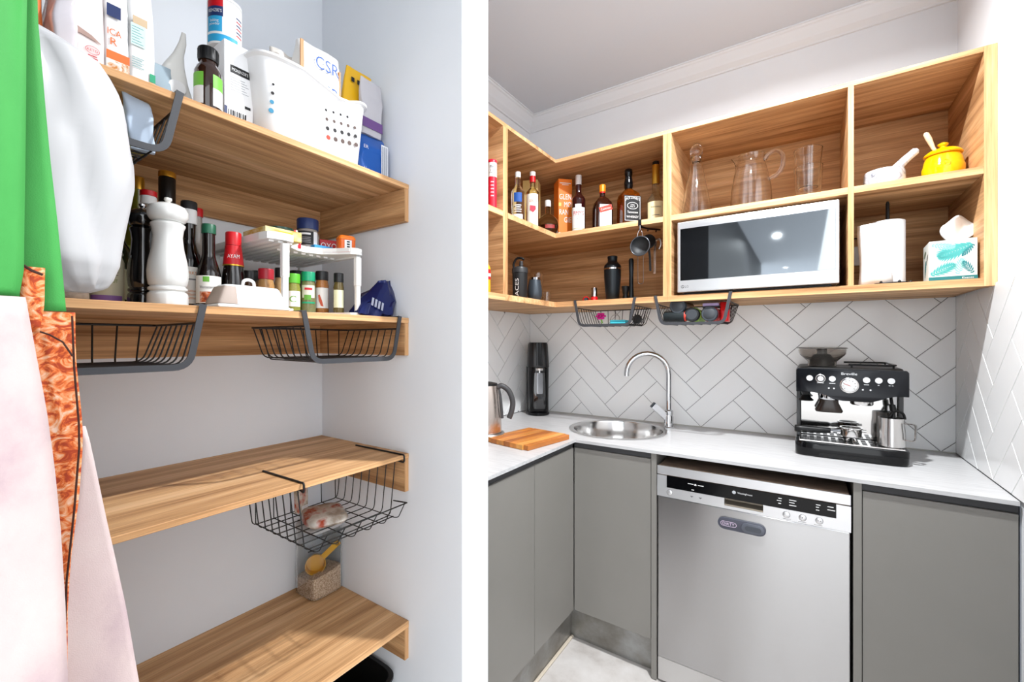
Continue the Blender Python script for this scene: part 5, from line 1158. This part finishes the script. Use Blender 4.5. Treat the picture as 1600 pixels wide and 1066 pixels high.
J = [('spice jar with black lid at the left end under the rack', -1.185, .545, .100, .0175, '6d4a33', BL, None), ('tall spice jar with black lid behind the red-lidded jar', -1.220, .585, .108, .020, '8c6a45', BL, None),
     ('spice jar with dark red lid beside the rack post', -1.105, .547, .098, .0185, 'b98a55', solid('lid_red', '#a31d2b', .35), LABW), ('pale spice jar with black lid right of the rack post', -1.145, .606, .112, .0165, 'c9a878', BL, None),
     ('spice jar with lime green lid and letter C label', -1.165, .648, .104, .0195, '8d8f3e', solid('lid_lime', '#5cb532', .35), LABW), ('spice jar with black lid behind the two green-lidded jars', -1.235, .700, .125, .022, '5d4a38', BL, None),
     ('spice jar with emerald green lid', -1.155, .687, .113, .0195, '7d7d55', solid('lid_emerald', '#17956a', .35), None), ('black-lidded spice jar with a chilli on its white label', -1.152, .7265, .120, .0180, 'b8793f', BL, LABW),
     ('small orange spice jar at the back under the rack', -1.215, .752, .080, .015, 'd9641c', solid('lid_orange', '#d9701f', .4), None), ('slim black-lidded spice jar nearest the right rack post', -1.095, .742, .112, .0140, '6a5b33', BL, solid('label_lemon', '#e9ecc9', .5))]
for i, (lab, x, y, h, R, col, lid, lb) in enumerate(J):
    t = jar('spice_jar', lab, x, y, ZR, h, R, spice(col), lid, .026 if h > .09 else .018, lb, GJ)
    if i == 4: text('lettering', 'C', .024, solid('leaf_badge_green', '#69ab3d', .5), t, cylmap(R+.0011, FRONT, .034), width=.017)
    if i == 7: prism('chilli_print', [(-.010, .05), (-.006, .052), (.000, .035), (.004, .018), (-.003, .02), (-.008, .034)], -R-.0016, -R-.001, solid('chilli_red', '#c4502c', .5), t, axis=1)
    if i == 6:
        label_band('clear_label', R+.0006, .040, .075, FRONT, .9, solid('spice_label_pale', '#cfd3c4', .4), t); label_band('print_line', R+.0010, .062, .068, FRONT, .5, INKRED, t, 6); label_band('green_print', R+.0010, .034, .048, FRONT-.1, .45, solid('herb_print', '#5fa03c', .5), t); label_band('green_stripe', R+.0010, .024, .029, FRONT, .9, solid('lid_emerald', '#17956a', .35), t)
# things standing on the rack
t = pthing('tea_box', 'flat yellow tea box lying on the left of the rack', 'carton', -1.115, .563, ZK)
box('carton', -.040, .050, -.055, .055, .0004, .026, noise_mix('tea_card', [(.4, hexc('#c9a24a')), (.6, hexc('#e0cf9a'))], (30, 30, 60), .5), t, bev=.001); box('yellow_strip', -.010, .026, -.0557, -.0552, .012, .020, solid('packet_yellow', '#e7b21c', .3), t)
t = pthing('green_tin', 'dark green shallow tin on top of the tea box', 'tin', -1.100, .578, ZK+.0268)
lathe('tin_body', [(0, 0), (.030, 0), (.032, .002), (.032, .008), (0, .0085)], solid('deep_green', '#16352a', .25), t, 32)
t = jar('coffee_jar', 'clear jar with big navy lid and black label on the rack', -1.180, .700, ZK, .098, .0305, mat('jar_plastic', hexc('#b3aca6'), .1, trans=.4), NAVY, .030, None, None)
label_band('black_label', .0306, .022, .060, FRONT-.25, .75, INK, t); label_band('white_label', .0306, .006, .060, FRONT+.72, .2, WHT, t)
label_band('print_line', .0310, .050, .055, FRONT-.25, .5, WHT, t, 6)
for k in range(4): label_band('print_line', .0310, .028+k*.0045, .0295+k*.0045, FRONT-.25, .5, solid('print_pale2', '#9a9a9d', .6), t, 6)
t = pthing('twist_bag', 'small red and white striped twist packet hanging over the rack', 'packet', -1.135, .640, ZK+.0003)
bag(.022, .02, .045, noise_mix('red_white_film', [(.45, hexc('#e9dcdc')), (.5, hexc('#c92a35'))], (60, 60, 60), .3), t, 20, .005, .3, (-.012, -.01))
t = pthing('stock_cube_box', 'small red stock cube box with white lettering', 'carton', -1.170, .757, ZK, rz=face(-1.17, .757)+.2)
box('carton', -.026, .026, -.02, .02, .0004, .046, solid('oxo_red', '#b01622', .4), t, bev=.0008); text('lettering', 'OXO', .024, WHT, t, plmap((-.002, -.0205, .029), (1, 0, 0), (0, 0, 1)), width=.043); box('blue_spot', .010, .020, -.0206, -.0201, .004, .010, solid('spot_blue', '#4b5ca0', .5), t)
t = pthing('spice_tub', 'orange plastic tub with round shoulders at the rack end', 'tub', -1.095, .765, ZK, rz=face(-1.095, .765)+.3)
loft('tub_body', [(.022, .018, .0004, 4), (.024, .020, .004, 4), (.024, .020, .040, 4)], solid('tub_orange', '#e2661c', .3), t, 28); loft('lid', [(.0245, .0205, .0404, 4), (.0245, .0205, .046, 4), (.020, .017, .052, 4)], solid('tub_orange_lid', '#f07a22', .3), t, 28)
loft('white_sleeve', [(.010, .0012, .006, 4, 0, -.0206), (.010, .0012, .038, 4, 0, -.0206)], WHT, t, 12); [box('print_mark', -.004, .004, -.0222, -.0218, .010+k*.007, .014+k*.007, INK, t) for k in range(4)]
t = pthing('blue_packet', 'flat bright blue packet in front of the red box', 'packet', -1.136, .716, ZK, rz=RZ-.1)
box('packet', -.027, .027, -.012, .012, .0105, .020, solid('azure_card', '#2b8fcb', .4), t, bev=.001); box('white_edge', -.026, .026, -.011, .011, .0004, .0104, WHT, t)
# butter dish, navy packet
t = pthing('butter_dish', 'white butter dish with clear end and a loop handle', 'dish', -1.022, .468, Z2)
box('plate', -.074, .076, -.036, .036, .0005, .008, WP, t, bev=.003, seg=2)
loft('lid', [(.071, .034, .0085, 8), (.071, .034, .014, 8), (.058, .027, .046, 8), (.054, .024, .050, 7)], mat('butter_lid', hexc('#f0f0ef'), .25), t, 40, 40)
loft('clear_end', [(.020, .0348, .0087, 8, -.0525, 0), (.020, .0348, .014, 8, -.0525, 0), (.012, .0277, .046, 8, -.047, 0)], mat('beige_clear', hexc('#c9b7ab'), .1, trans=.3), t, 32, 40)
tube('loop_handle', spline([(-.012, 0, .050), (-.010, 0, .062), (.0, 0, .066), (.010, 0, .062), (.012, 0, .050)], 5), .0035, WP, t, 8)
t = pthing('chocolate_packet', 'crumpled navy foil packet at the right end of the spice shelf', 'packet', -1.058, .829, Z2)
NF = mat('navy_gloss_foil', hexc('#14205a'), .15, .25)
secs = [(.058, .036, 0.0005, 3), (.064, .042, .010, 3), (.060, .040, .035, 3, .006, 0), (.046, .030, .060, 3, .022, 0), (.032, .018, .085, 2.6, .036, 0), (.026, .006, .105, 2.4, .044, 0), (.025, .003, .112, 2.4, .046, 0)]
loft('packet_body', secs, NF, t, 40, 30, disp=lambda p, s: p+(mnoise.noise_vector(p*34)*.013+mnoise.noise_vector(p*80)*.006)*(1 if s[2] > .004 else 0))
for k in range(4): 
    o = box('silver_print', -.040+k*.012, -.033+k*.012, -.0004, .0004, -.012, .012, solid('silver_print', '#a9adc0', .35), t); o.location = (.0, -.0445+.004*k*0, .030); o.rotation_euler = (-.2, .35, 0)

# ------------------------------------------------------------------ packets in the basket under the top shelf
zq = Z1-.1125
t = pthing('seasoning_sachet', 'yellow and grey sachet in the basket under the top shelf', 'packet', -1.045, .255, zq, rz=RZ+.15)
bag(.075, .035, .072, noise_mix('yellow_grey_film', [(.42, hexc('#6d6f73')), (.5, hexc('#d8c21f'))], (18, 18, 30), .3), t, 21, .005, .3)
t = pthing('tea_sachet', 'pale blue folded sachet sticking out of the top basket', 'packet', -1.025, .283, zq, rz=RZ-.1)
bag(.038, .018, .094, solid('ice_blue_paper', '#b9c9dc', .5), t, 22, .006, .2, (-.008, 0))
t = pthing('herb_sachet', 'cream and green sachet at the back of the top basket', 'packet', -1.10, .240, zq)
bag(.10, .03, .095, solid('cream_green_film', '#b9b28a', .4), t, 23, .005, .3)

# ------------------------------------------------------------------ thin wire basket under the third shelf
t = pthing('clip_on_wire_basket', 'thin black round-wire basket hanging from the empty shelf', 'basket', 0, 0, 0, rz=0)
ya, yb, xf, xbk, zt, zfl = .566, .872, SX, -1.262, .9915, .818
wr = .0022
for y_ in (ya, yb):
    tube('hook_wire', rounded([(-1.150 if y_ == ya else -1.19, y_-.004, zt+.0025), (xf+.010, y_, zt+.0025), (xf+.010, y_, zt-.0195), (xf-.02, y_+.004*(1 if y_ == ya else -1), zt-.0165), (xbk, y_+.006*(1 if y_ == ya else -1), zt-.0165)], .006, 4), .0026, WIRE, t, 8)
for k in range(8):
    x_ = xf-.025-(xf-.025-xbk)*k/7; yl, yr = ya+.004, yb-.004
    tube('wire', rounded([(x_, yl, zt-.0165), (x_, yl+.018, zfl), (x_, yr-.018, zfl), (x_, yr, zt-.0165)], .014, 3), .0015, WIRE, t, 6)
for k in range(6):
    y_ = ya+.030+(yb-ya-.060)*k/5; dn = .024
    tube('wire', rounded([(xbk-.002, y_, zt-.02), (xbk+.002, y_, zfl+.002), (xf+.004, y_, zfl+.002), (xf+.008, y_+.010, zfl+.001), (xf+.016, y_+.026, zfl+.036)], .004, 2), .0015, WIRE, t, 6)
tube('front_wire', [(xf+.017, ya+.04, zfl+.0365), (xf+.017, yb+.004, zfl+.0365), (xf-.03, yb-.006, zfl+.0365)], .002, WIRE, t, 6)
tube('front_wire', [(xf-.015, ya+.026, zfl-.0025), (xf-.015, yb-.02, zfl-.0025)], .0018, WIRE, t, 6)
for z_ in (zfl+.07, zt-.0165): tube('back_wire', [(xbk, ya+.01, z_), (xbk, yb-.01, z_)], .0017, WIRE, t, 6)
t = pthing('noodle_packet', 'clear packet with red chilli print standing in the thin wire basket', 'packet', -1.235, .712, zfl+.0045, rz=RZ+.3)
bag(.040, .022, .115, noise_mix('chilli_film', [(.35, hexc('#b5482a')), (.47, hexc('#d9cfc2')), (.6, hexc('#8d7a55'))], (35, 35, 20), .2), t, 24, .003, .3, (-.008, 0))
box('white_tag', -.012, .012, -.0135, -.0128, .008, .020, WHT, t)
t = pthing('dried_fruit_bag', 'flat packet with orange and white print lying in the thin wire basket', 'packet', -1.13, .720, zfl+.0045, rz=RZ-.35)
loft('packet_body', [(.050, .065, 0.0005, 4), (.056, .072, .008, 4), (.052, .066, .020, 4), (.040, .05, .026, 4)], noise_mix('snack_film', [(.38, hexc('#a8442a')), (.48, hexc('#cfc8bf')), (.62, hexc('#9d8f80')), (.75, hexc('#6f7f93'))], (14, 14, 14), .2), t, 36, 60, disp=lambda p, s: p+mnoise.noise_vector(p*40)*.004*(1 if s[2] > .004 else 0))

# ------------------------------------------------------------------ oat container and scoop
t = pthing('oat_container', 'clear square container half full of rolled oats', 'container', -1.348, .840, Z4, rz=0)
CP = mat('clear_plastic', (.97, .98, .98), .03, trans=1.0, ior=1.25)
hs_ = .0562
def cbox():
    o_ = [(hs_*.9, .0005), (hs_, .006), (hs_*1.02, .215), (hs_*1.02-.0016, .215), (hs_-.0016, .008), (hs_*.88, .0025)]
    bm = bmesh.new(); seg = 40; R_ = []
    for w, z in o_: R_.append([bm.verts.new((w*se(6, math.cos(2*PI*(i+.5)/seg)), w*se(6, math.sin(2*PI*(i+.5)/seg)), z)) for i in range(seg)])
    for a, b in zip(R_, R_[1:]):
        for i in range(seg): bm.faces.new((a[i], a[(i+1) % seg], b[(i+1) % seg], b[i]))
    bm.faces.new(R_[0]); bm.faces.new(R_[-1]); return bm
frombm('box_wall', cbox(), CP, t, 40)
loft('lid', [(hs_*1.04, hs_*1.04, .2155, 6), (hs_*1.04, hs_*1.04, .228, 6), (hs_*.95, hs_*.95, .232, 6)], mat('grey_lid', hexc('#b9babb'), .4), t, 40, 40)
OAT = noise_mix('rolled_oats', [(.35, hexc('#a88568')), (.5, hexc('#d2b497')), (.65, hexc('#ecd8c2'))], (240, 240, 240), .8, detail=3, bump=1.0)
bm = bmesh.new(); N = 34; g = []
w_ = hs_-.0028
for j in range(N+1):
    row = []
    for i in range(N+1):
        a, b = (i/N*2-1), (j/N*2-1)
        x_, y_ = a*w_*(1-.10*b*b*abs(a)**3), b*w_*(1-.10*a*a*abs(b)**3)
        z_ = .070+.020*(a*.35+b*.35)-.010*math.exp(-((a+.35)**2+(b+.1)**2)*4)+.0022*mnoise.noise(Vector((x_*190, y_*190, 0)))+.0016*mnoise.noise(Vector((x_*420, y_*420, 3)))
        row.append(bm.verts.new((x_, y_, z_)))
    g.append(row)
for j in range(N):
    for i in range(N): bm.faces.new((g[j][i], g[j][i+1], g[j+1][i+1], g[j+1][i]))
rim = [g[0][i] for i in range(N)]+[g[j][N] for j in range(N)]+[g[N][N-i] for i in range(N)]+[g[N-j][0] for j in range(N)]
lo = [bm.verts.new((v.co.x, v.co.y, .004)) for v in rim]
for i in range(len(rim)): bm.faces.new((rim[i], rim[(i+1) % len(rim)], lo[(i+1) % len(rim)], lo[i]))
bm.faces.new(lo)
o = frombm('oats', bm, OAT, t, 60); o['kind'] = 'stuff'; o['label'] = 'pale rolled oats'
SCY = mat('scoop_yellow', hexc('#e2a91d'), .35)
t = thing('measuring_scoop', 'yellow plastic measuring scoop stuck in the oats', 'scoop', (-1.340, .822, Z4+.094), face(-1.340, .822))
SR = Matrix.Rotation(math.radians(78), 4, 'X')
o = lathe('cup', [(0, -.036), (.027, -.036), (.0285, -.034), (.0315, 0), (.0295, 0), (.0265, -.0335), (0, -.034)], SCY, t, 36); o.matrix_local = SR
tube('handle', [(.021, .004, .020), (.045, .004, .040), (.066, .004, .058), (.072, .004, .063)], .005, SCY, t, flat=(.019, .0028, (.65, 0, -.75)), smooth=False)
lathe('hang_hole', [(.003, -.001), (.0060, -.001), (.0060, .001), (.003, .001), (.003, -.001)], mat('hole_rim', hexc('#8f6b10'), .4), t, 18, loc=(.066, .0022, .058), axis=1)

# ------------------------------------------------------------------ black tub on the floor
t = pthing('storage_tub', 'black plastic tub on the floor under the lowest shelf', 'tub', -1.195, .690, 0.0003)
bm = bmesh.new(); seg = 40; R_ = []
for w, d_, z in [(.165, .150, 0), (.170, .155, .01), (.190, .185, .318), (.199, .194, .322), (.199, .194, .330), (.188, .183, .330), (.184, .179, .31), (.166, .15, .014)]:
    R_.append([bm.verts.new((w*se(8, math.cos(2*PI*(i+.5)/seg)), d_*se(8, math.sin(2*PI*(i+.5)/seg)), z)) for i in range(seg)])
for a, b in zip(R_, R_[1:]):
    for i in range(seg): bm.faces.new((a[i], a[(i+1) % seg], b[(i+1) % seg], b[i]))
bm.faces.new(R_[0]); bm.faces.new(R_[-1]); frombm('tub', bm, mat('tub_black', hexc('#101011'), .5), t, 40)
t = pthing('wine_cork_box', 'small white box lying inside the black tub', 'carton', -1.10, .70, .0148, rz=.4)
box('carton', -.045, .045, -.06, .06, 0, .255, WHT, t, bev=.002); box('dark_print', -.02, .02, -.03, .03, .2552, .2556, INK, t)
t = pthing('foil_roll', 'grey foil roll standing inside the black tub', 'roll', -1.09, .80, .0148)
lathe('tube', [(.012, 0), (.018, 0), (.018, .25), (.012, .25), (.012, 0)], SATIN, t, 24)

# ------------------------------------------------------------------ apron and white bag on hooks at the pantry opening
def lerp_curve(c, z):
    c = sorted(c, key=lambda p: p[1])
    if z <= c[0][1]: return c[0][0]
    for a, b in zip(c, c[1:]):
        if z <= b[1]: return a[0]+(b[0]-a[0])*(z-a[1])/(b[1]-a[1])
    return c[-1][0]
def cloth(name, left, right, z0, z1, x0, m, parent, amp=.006, freq=3.0, ph=0.0, nu=26, nv=48, slant=0.0, zl=None):
    """left/right: (y, z) boundary curves; hangs in the plane x=x0 with folds"""
    vs, fs = [], []
    for j in range(nv+1):
        for i in range(nu+1):
            u = i/nu; zt_ = z1+(zl*(1-u) if zl else 0); z = zt_+(z0-zt_)*j/nv
            l, r = lerp_curve(left, z), lerp_curve(right, z); y = l+(r-l)*u
            x = x0+amp*math.sin(u*freq*PI+ph+.8*math.sin(z*4))+slant*u+.0025*mnoise.noise(Vector((y*25, z*9, ph)))
            vs.append((x, y, z))
    for j in range(nv):
        for i in range(nu): k = j*(nu+1)+i; fs.append((k, k+1, k+nu+2, k+nu+1))
    o = mk(name, vs, fs, m, parent, 'all'); md = o.modifiers.new('th', 'SOLIDIFY'); md.thickness = .0014
    return o
t = thing('wall_hook', 'black hook holding the apron on the added dark wall', 'hook', (-.6395, -.005, 1.80), 0)
box('plate', 0.0, .004, -.012, .012, -.03, .03, BLACK, t, bev=.001); tube('prong', spline([(.003, 0, .01), (.025, 0, .0), (.045, 0, .005), (.050, 0, .02)], 5), .005, BLACK, t, 10)
t = thing('apron', 'novelty cotton apron with green bib, orange scribbled shorts and pink legs', 'apron', (0, 0, 0))
GR = noise_mix('green_cotton', [(.3, hexc('#37903f')), (.7, hexc('#43a04a'))], (14, 14, 5), .7, bump=.15, bscale=900)
PK = noise_mix('apron_pink', [(.34, hexc('#b29ca0')), (.5, hexc('#c6b2b0')), (.7, hexc('#cdbdb9'))], (10, 10, 7), .7, detail=6, bump=.15, bscale=900)
OR = noise_mix('orange_scribble', [(.40, hexc('#a83a14')), (.48, hexc('#dc6a28')), (.56, hexc('#e59a66')), (.7, hexc('#efcdb6'))], (30, 60, 75), .7, detail=5, distort=2.0)
LE = [(-.10, .3), (-.12, 1.3), (-.04, 1.62), (-.02, 1.76)]
cloth('green_bib', LE, [(.088, 1.76), (.087, 1.667), (.088, 1.625), (.092, 1.56), (.096, 1.501), (.101, 1.44), (.107, 1.355)], 1.356, 1.76, -.602, GR, t, .004, 2, 1.0)
cloth('green_fold', LE, [(.080, 1.76), (.0775, 1.6), (.077, 1.513), (.076, 1.39), (.073, 1.366)], 1.366, 1.76, -.572, GR, t, .007, 3.4, .4)
cloth('pink_fold', LE, [(.0755, 1.366), (.078, 1.345), (.082, 1.312), (.088, 1.266), (.093, 1.213), (.097, 1.154), (.100, 1.083), (.102, .994), (.104, .80), (.10, .50)], .52, 1.3655, -.570, PK, t, .006, 3.0, .2)
cloth('orange_shorts', [(.03, 1.40), (.03, .5)], [(.1145, 1.3555), (.115, 1.31), (.119, 1.252), (.120, 1.226), (.117, 1.169), (.111, 1.107), (.109, 1.058), (.109, .90), (.105, .52)], .52, 1.3555, -.606, OR, t, .003, 2, .6)
cloth('orange_tab', [(.074, 1.40), (.077, 1.34)], [(.0905, 1.397), (.090, 1.36), (.086, 1.33)], 1.335, 1.395, -.588, OR, t, .001, 1, 0, 6, 8)
cloth('pink_leg', [(.03, 1.24), (.03, .5)], [(.1215, 1.245), (.125, 1.231), (.132, 1.186), (.139, 1.14), (.146, 1.097), (.155, 1.038), (.169, .924), (.185, .75), (.19, .52)], .52, 1.240, -.613, PK, t, .004, 2.2, .5)
STI = solid('dark_thread', '#3a1d14', .8)
tube('stitch_line', [(-.586, .062, 1.402), (-.585, .072, 1.399), (-.583, .082, 1.391), (-.582, .0885, 1.388)], .0012, STI, t, 6)
tube('stitch_line', [(-.597, .084, 1.338), (-.597, .095, 1.333), (-.597, .104, 1.326), (-.598, .111, 1.312)], .0008, STI, t, 6)
tube('stitch_line', [(-.600, .111, 1.352), (-.600, .1125, 1.30), (-.601, .116, 1.245), (-.602, .1165, 1.22), (-.602, .113, 1.16), (-.602, .1075, 1.09), (-.602, .1055, 1.0), (-.602, .105, .85)], .0009, STI, t, 6)
tube('green_knot', spline([(-.575, .062, 1.672), (-.570, .078, 1.662), (-.573, .094, 1.668), (-.578, .102, 1.676)], 5), .008, GR, t, 10)
tube('neck_loop', spline([(-.585, -.02, 1.76), (-.592, -.008, 1.795), (-.593, .0, 1.80), (-.592, .012, 1.79), (-.585, .05, 1.76)], 6), .004, GR, t, 8)
t = thing('wall_hook', 'black hook holding the white bag beside the apron', 'hook', (-.745, .0158, 1.765), 0)
box('plate', -.012, .012, 0, .004, -.03, .03, BLACK, t, bev=.001); tube('prong', spline([(0, .003, .01), (0, .020, .0), (0, .035, .005), (0, .040, .018)], 5), .004, BLACK, t, 10)
t = thing('white_bag', 'bulging white plastic bag hanging behind the green apron', 'bag', (0, 0, 0))
S_ = [(1.392, .135, .165), (1.397, .115, .178), (1.410, .080, .187), (1.43, .050, .195), (1.465, .032, .199), (1.503, .026, .205), (1.541, .022, .210), (1.575, .021, .2105), (1.605, .021, .208), (1.628, .021, .205), (1.648, .021, .200), (1.665, .021, .192), (1.68, .021, .182), (1.695, .022, .170), (1.706, .024, .152), (1.714, .028, .132), (1.722, .032, .105), (1.738, .036, .080), (1.760, .040, .058)]
secs = []
for z, yl, yr in S_:
    yr = yl+(yr-yl)*.975; hw_ = (yr-yl)/2; dx = .045*min(1, hw_/.07)*(1 if z < 1.7 else .7)
    secs.append((dx, hw_, z, 2.4, -.800, (yl+yr)/2))
def bagd(p, s):
    a = math.atan2(p.y-s[5], p.x-s[4])
    r = .009*abs(math.sin(a*2.5+p.z*7))**.6-.006+.004*abs(math.sin(a*5-p.z*9+1))**.7+.006*mnoise.noise(Vector((math.cos(a)*1.6, math.sin(a)*1.6, p.z*11)))
    k = .8 if s[2] > 1.40 else .3
    d_ = Vector((p.x-s[4], p.y-s[5], 0)); d_ = d_.normalized() if d_.length > 1e-6 else d_
    q = p+d_*r*k*1.3; q.y = max(q.y, .0175); return q
dense = []
for a, b in zip(secs, secs[1:]):
    for k in range(4): dense.append(tuple(a[i]+(b[i]-a[i])*k/4 for i in range(6)))
dense.append(secs[-1])
loft('bag_body', dense, mat('white_film', hexc('#c6c6c8'), .42, trans=.06), t, 64, 'all', disp=bagd)
tube('bag_handle', spline([(-.80, .048, 1.755), (-.775, .045, 1.772), (-.745, .042, 1.776), (-.77, .050, 1.775), (-.80, .060, 1.745)], 5), .004, mat('white_film', hexc('#f1f1f2'), .42), t, 8)

# ------------------------------------------------------------------ printed marks and fittings become sub-parts of the part they sit on
HOSTS = {'gauge_tick': ['gauge_face'], 'gauge_needle': ['gauge_face'], 'gauge_face': [], 'grille_slot': ['tray_grille'], 'cap_rib': ['cap'], 'hole': ['tub'], 'start_dot': ['control_panel'], 'button_ring': ['control_panel'], 'leaf_print': ['carton'], 'wave_print': ['paper_label'], 'switch': ['plate'], 'petal': [], 'gold_rim': ['cap'], 'hang_hole': ['handle'], 'slat': ['top_tray'], 'tray_rim': ['top_tray'], 'post_sleeve': [], 'logo_ring': ['door_frame'], 'logo_mark': ['door_frame'], 'door_glass': ['door_frame'], 'indicator': ['fascia'], 'button': ['fascia', 'control_panel'], 'grind_dial': ['fascia'], 'dial_ring': ['fascia'], 'hopper_lid': ['bean_hopper'], 'hopper_core': ['bean_hopper'], 'car_symbol': ['display_strip'], 'maker_badge': ['display_strip'], 'arrow_button': ['control_panel'], 'finger_dish': ['slider'], 'bead': ['base_ring'], 'spoke': ['base_ring'], 'rib': ['disc']}
PRINT = {'lettering', 'print_line', 'print_mark', 'barcode_bar', 'label_border', 'label_oval', 'name_panel', 'stamp_ring', 'brown_print', 'red_sash', 'lemon_square'}
PH = ['paper_label', 'black_label', 'navy_panel', 'sign_outline', 'carton', 'tin_body', 'packet_body', 'display_strip', 'fascia', 'door_frame', 'cup', 'white_sleeve', 'tub_body', 'red_neck_label', 'tube_body', 'base_stripe', 'jar_body', 'can_label', 'backing', 'pouch_body', 'glass_body']
for th in [o for o in bpy.data.objects if o.type == 'EMPTY']:
    kids = list(th.children)
    def base(o): return o.name.split('.')[0]
    for ch in kids:
        b = base(ch); hl = PH if b in PRINT else HOSTS.get(b, [])
        for hn in hl:
            h = next((k for k in kids if base(k) == hn and k is not ch and k.parent is th), None)
            if h:
                ch.parent = h; ch.matrix_parent_inverse = h.matrix_basis.inverted(); break
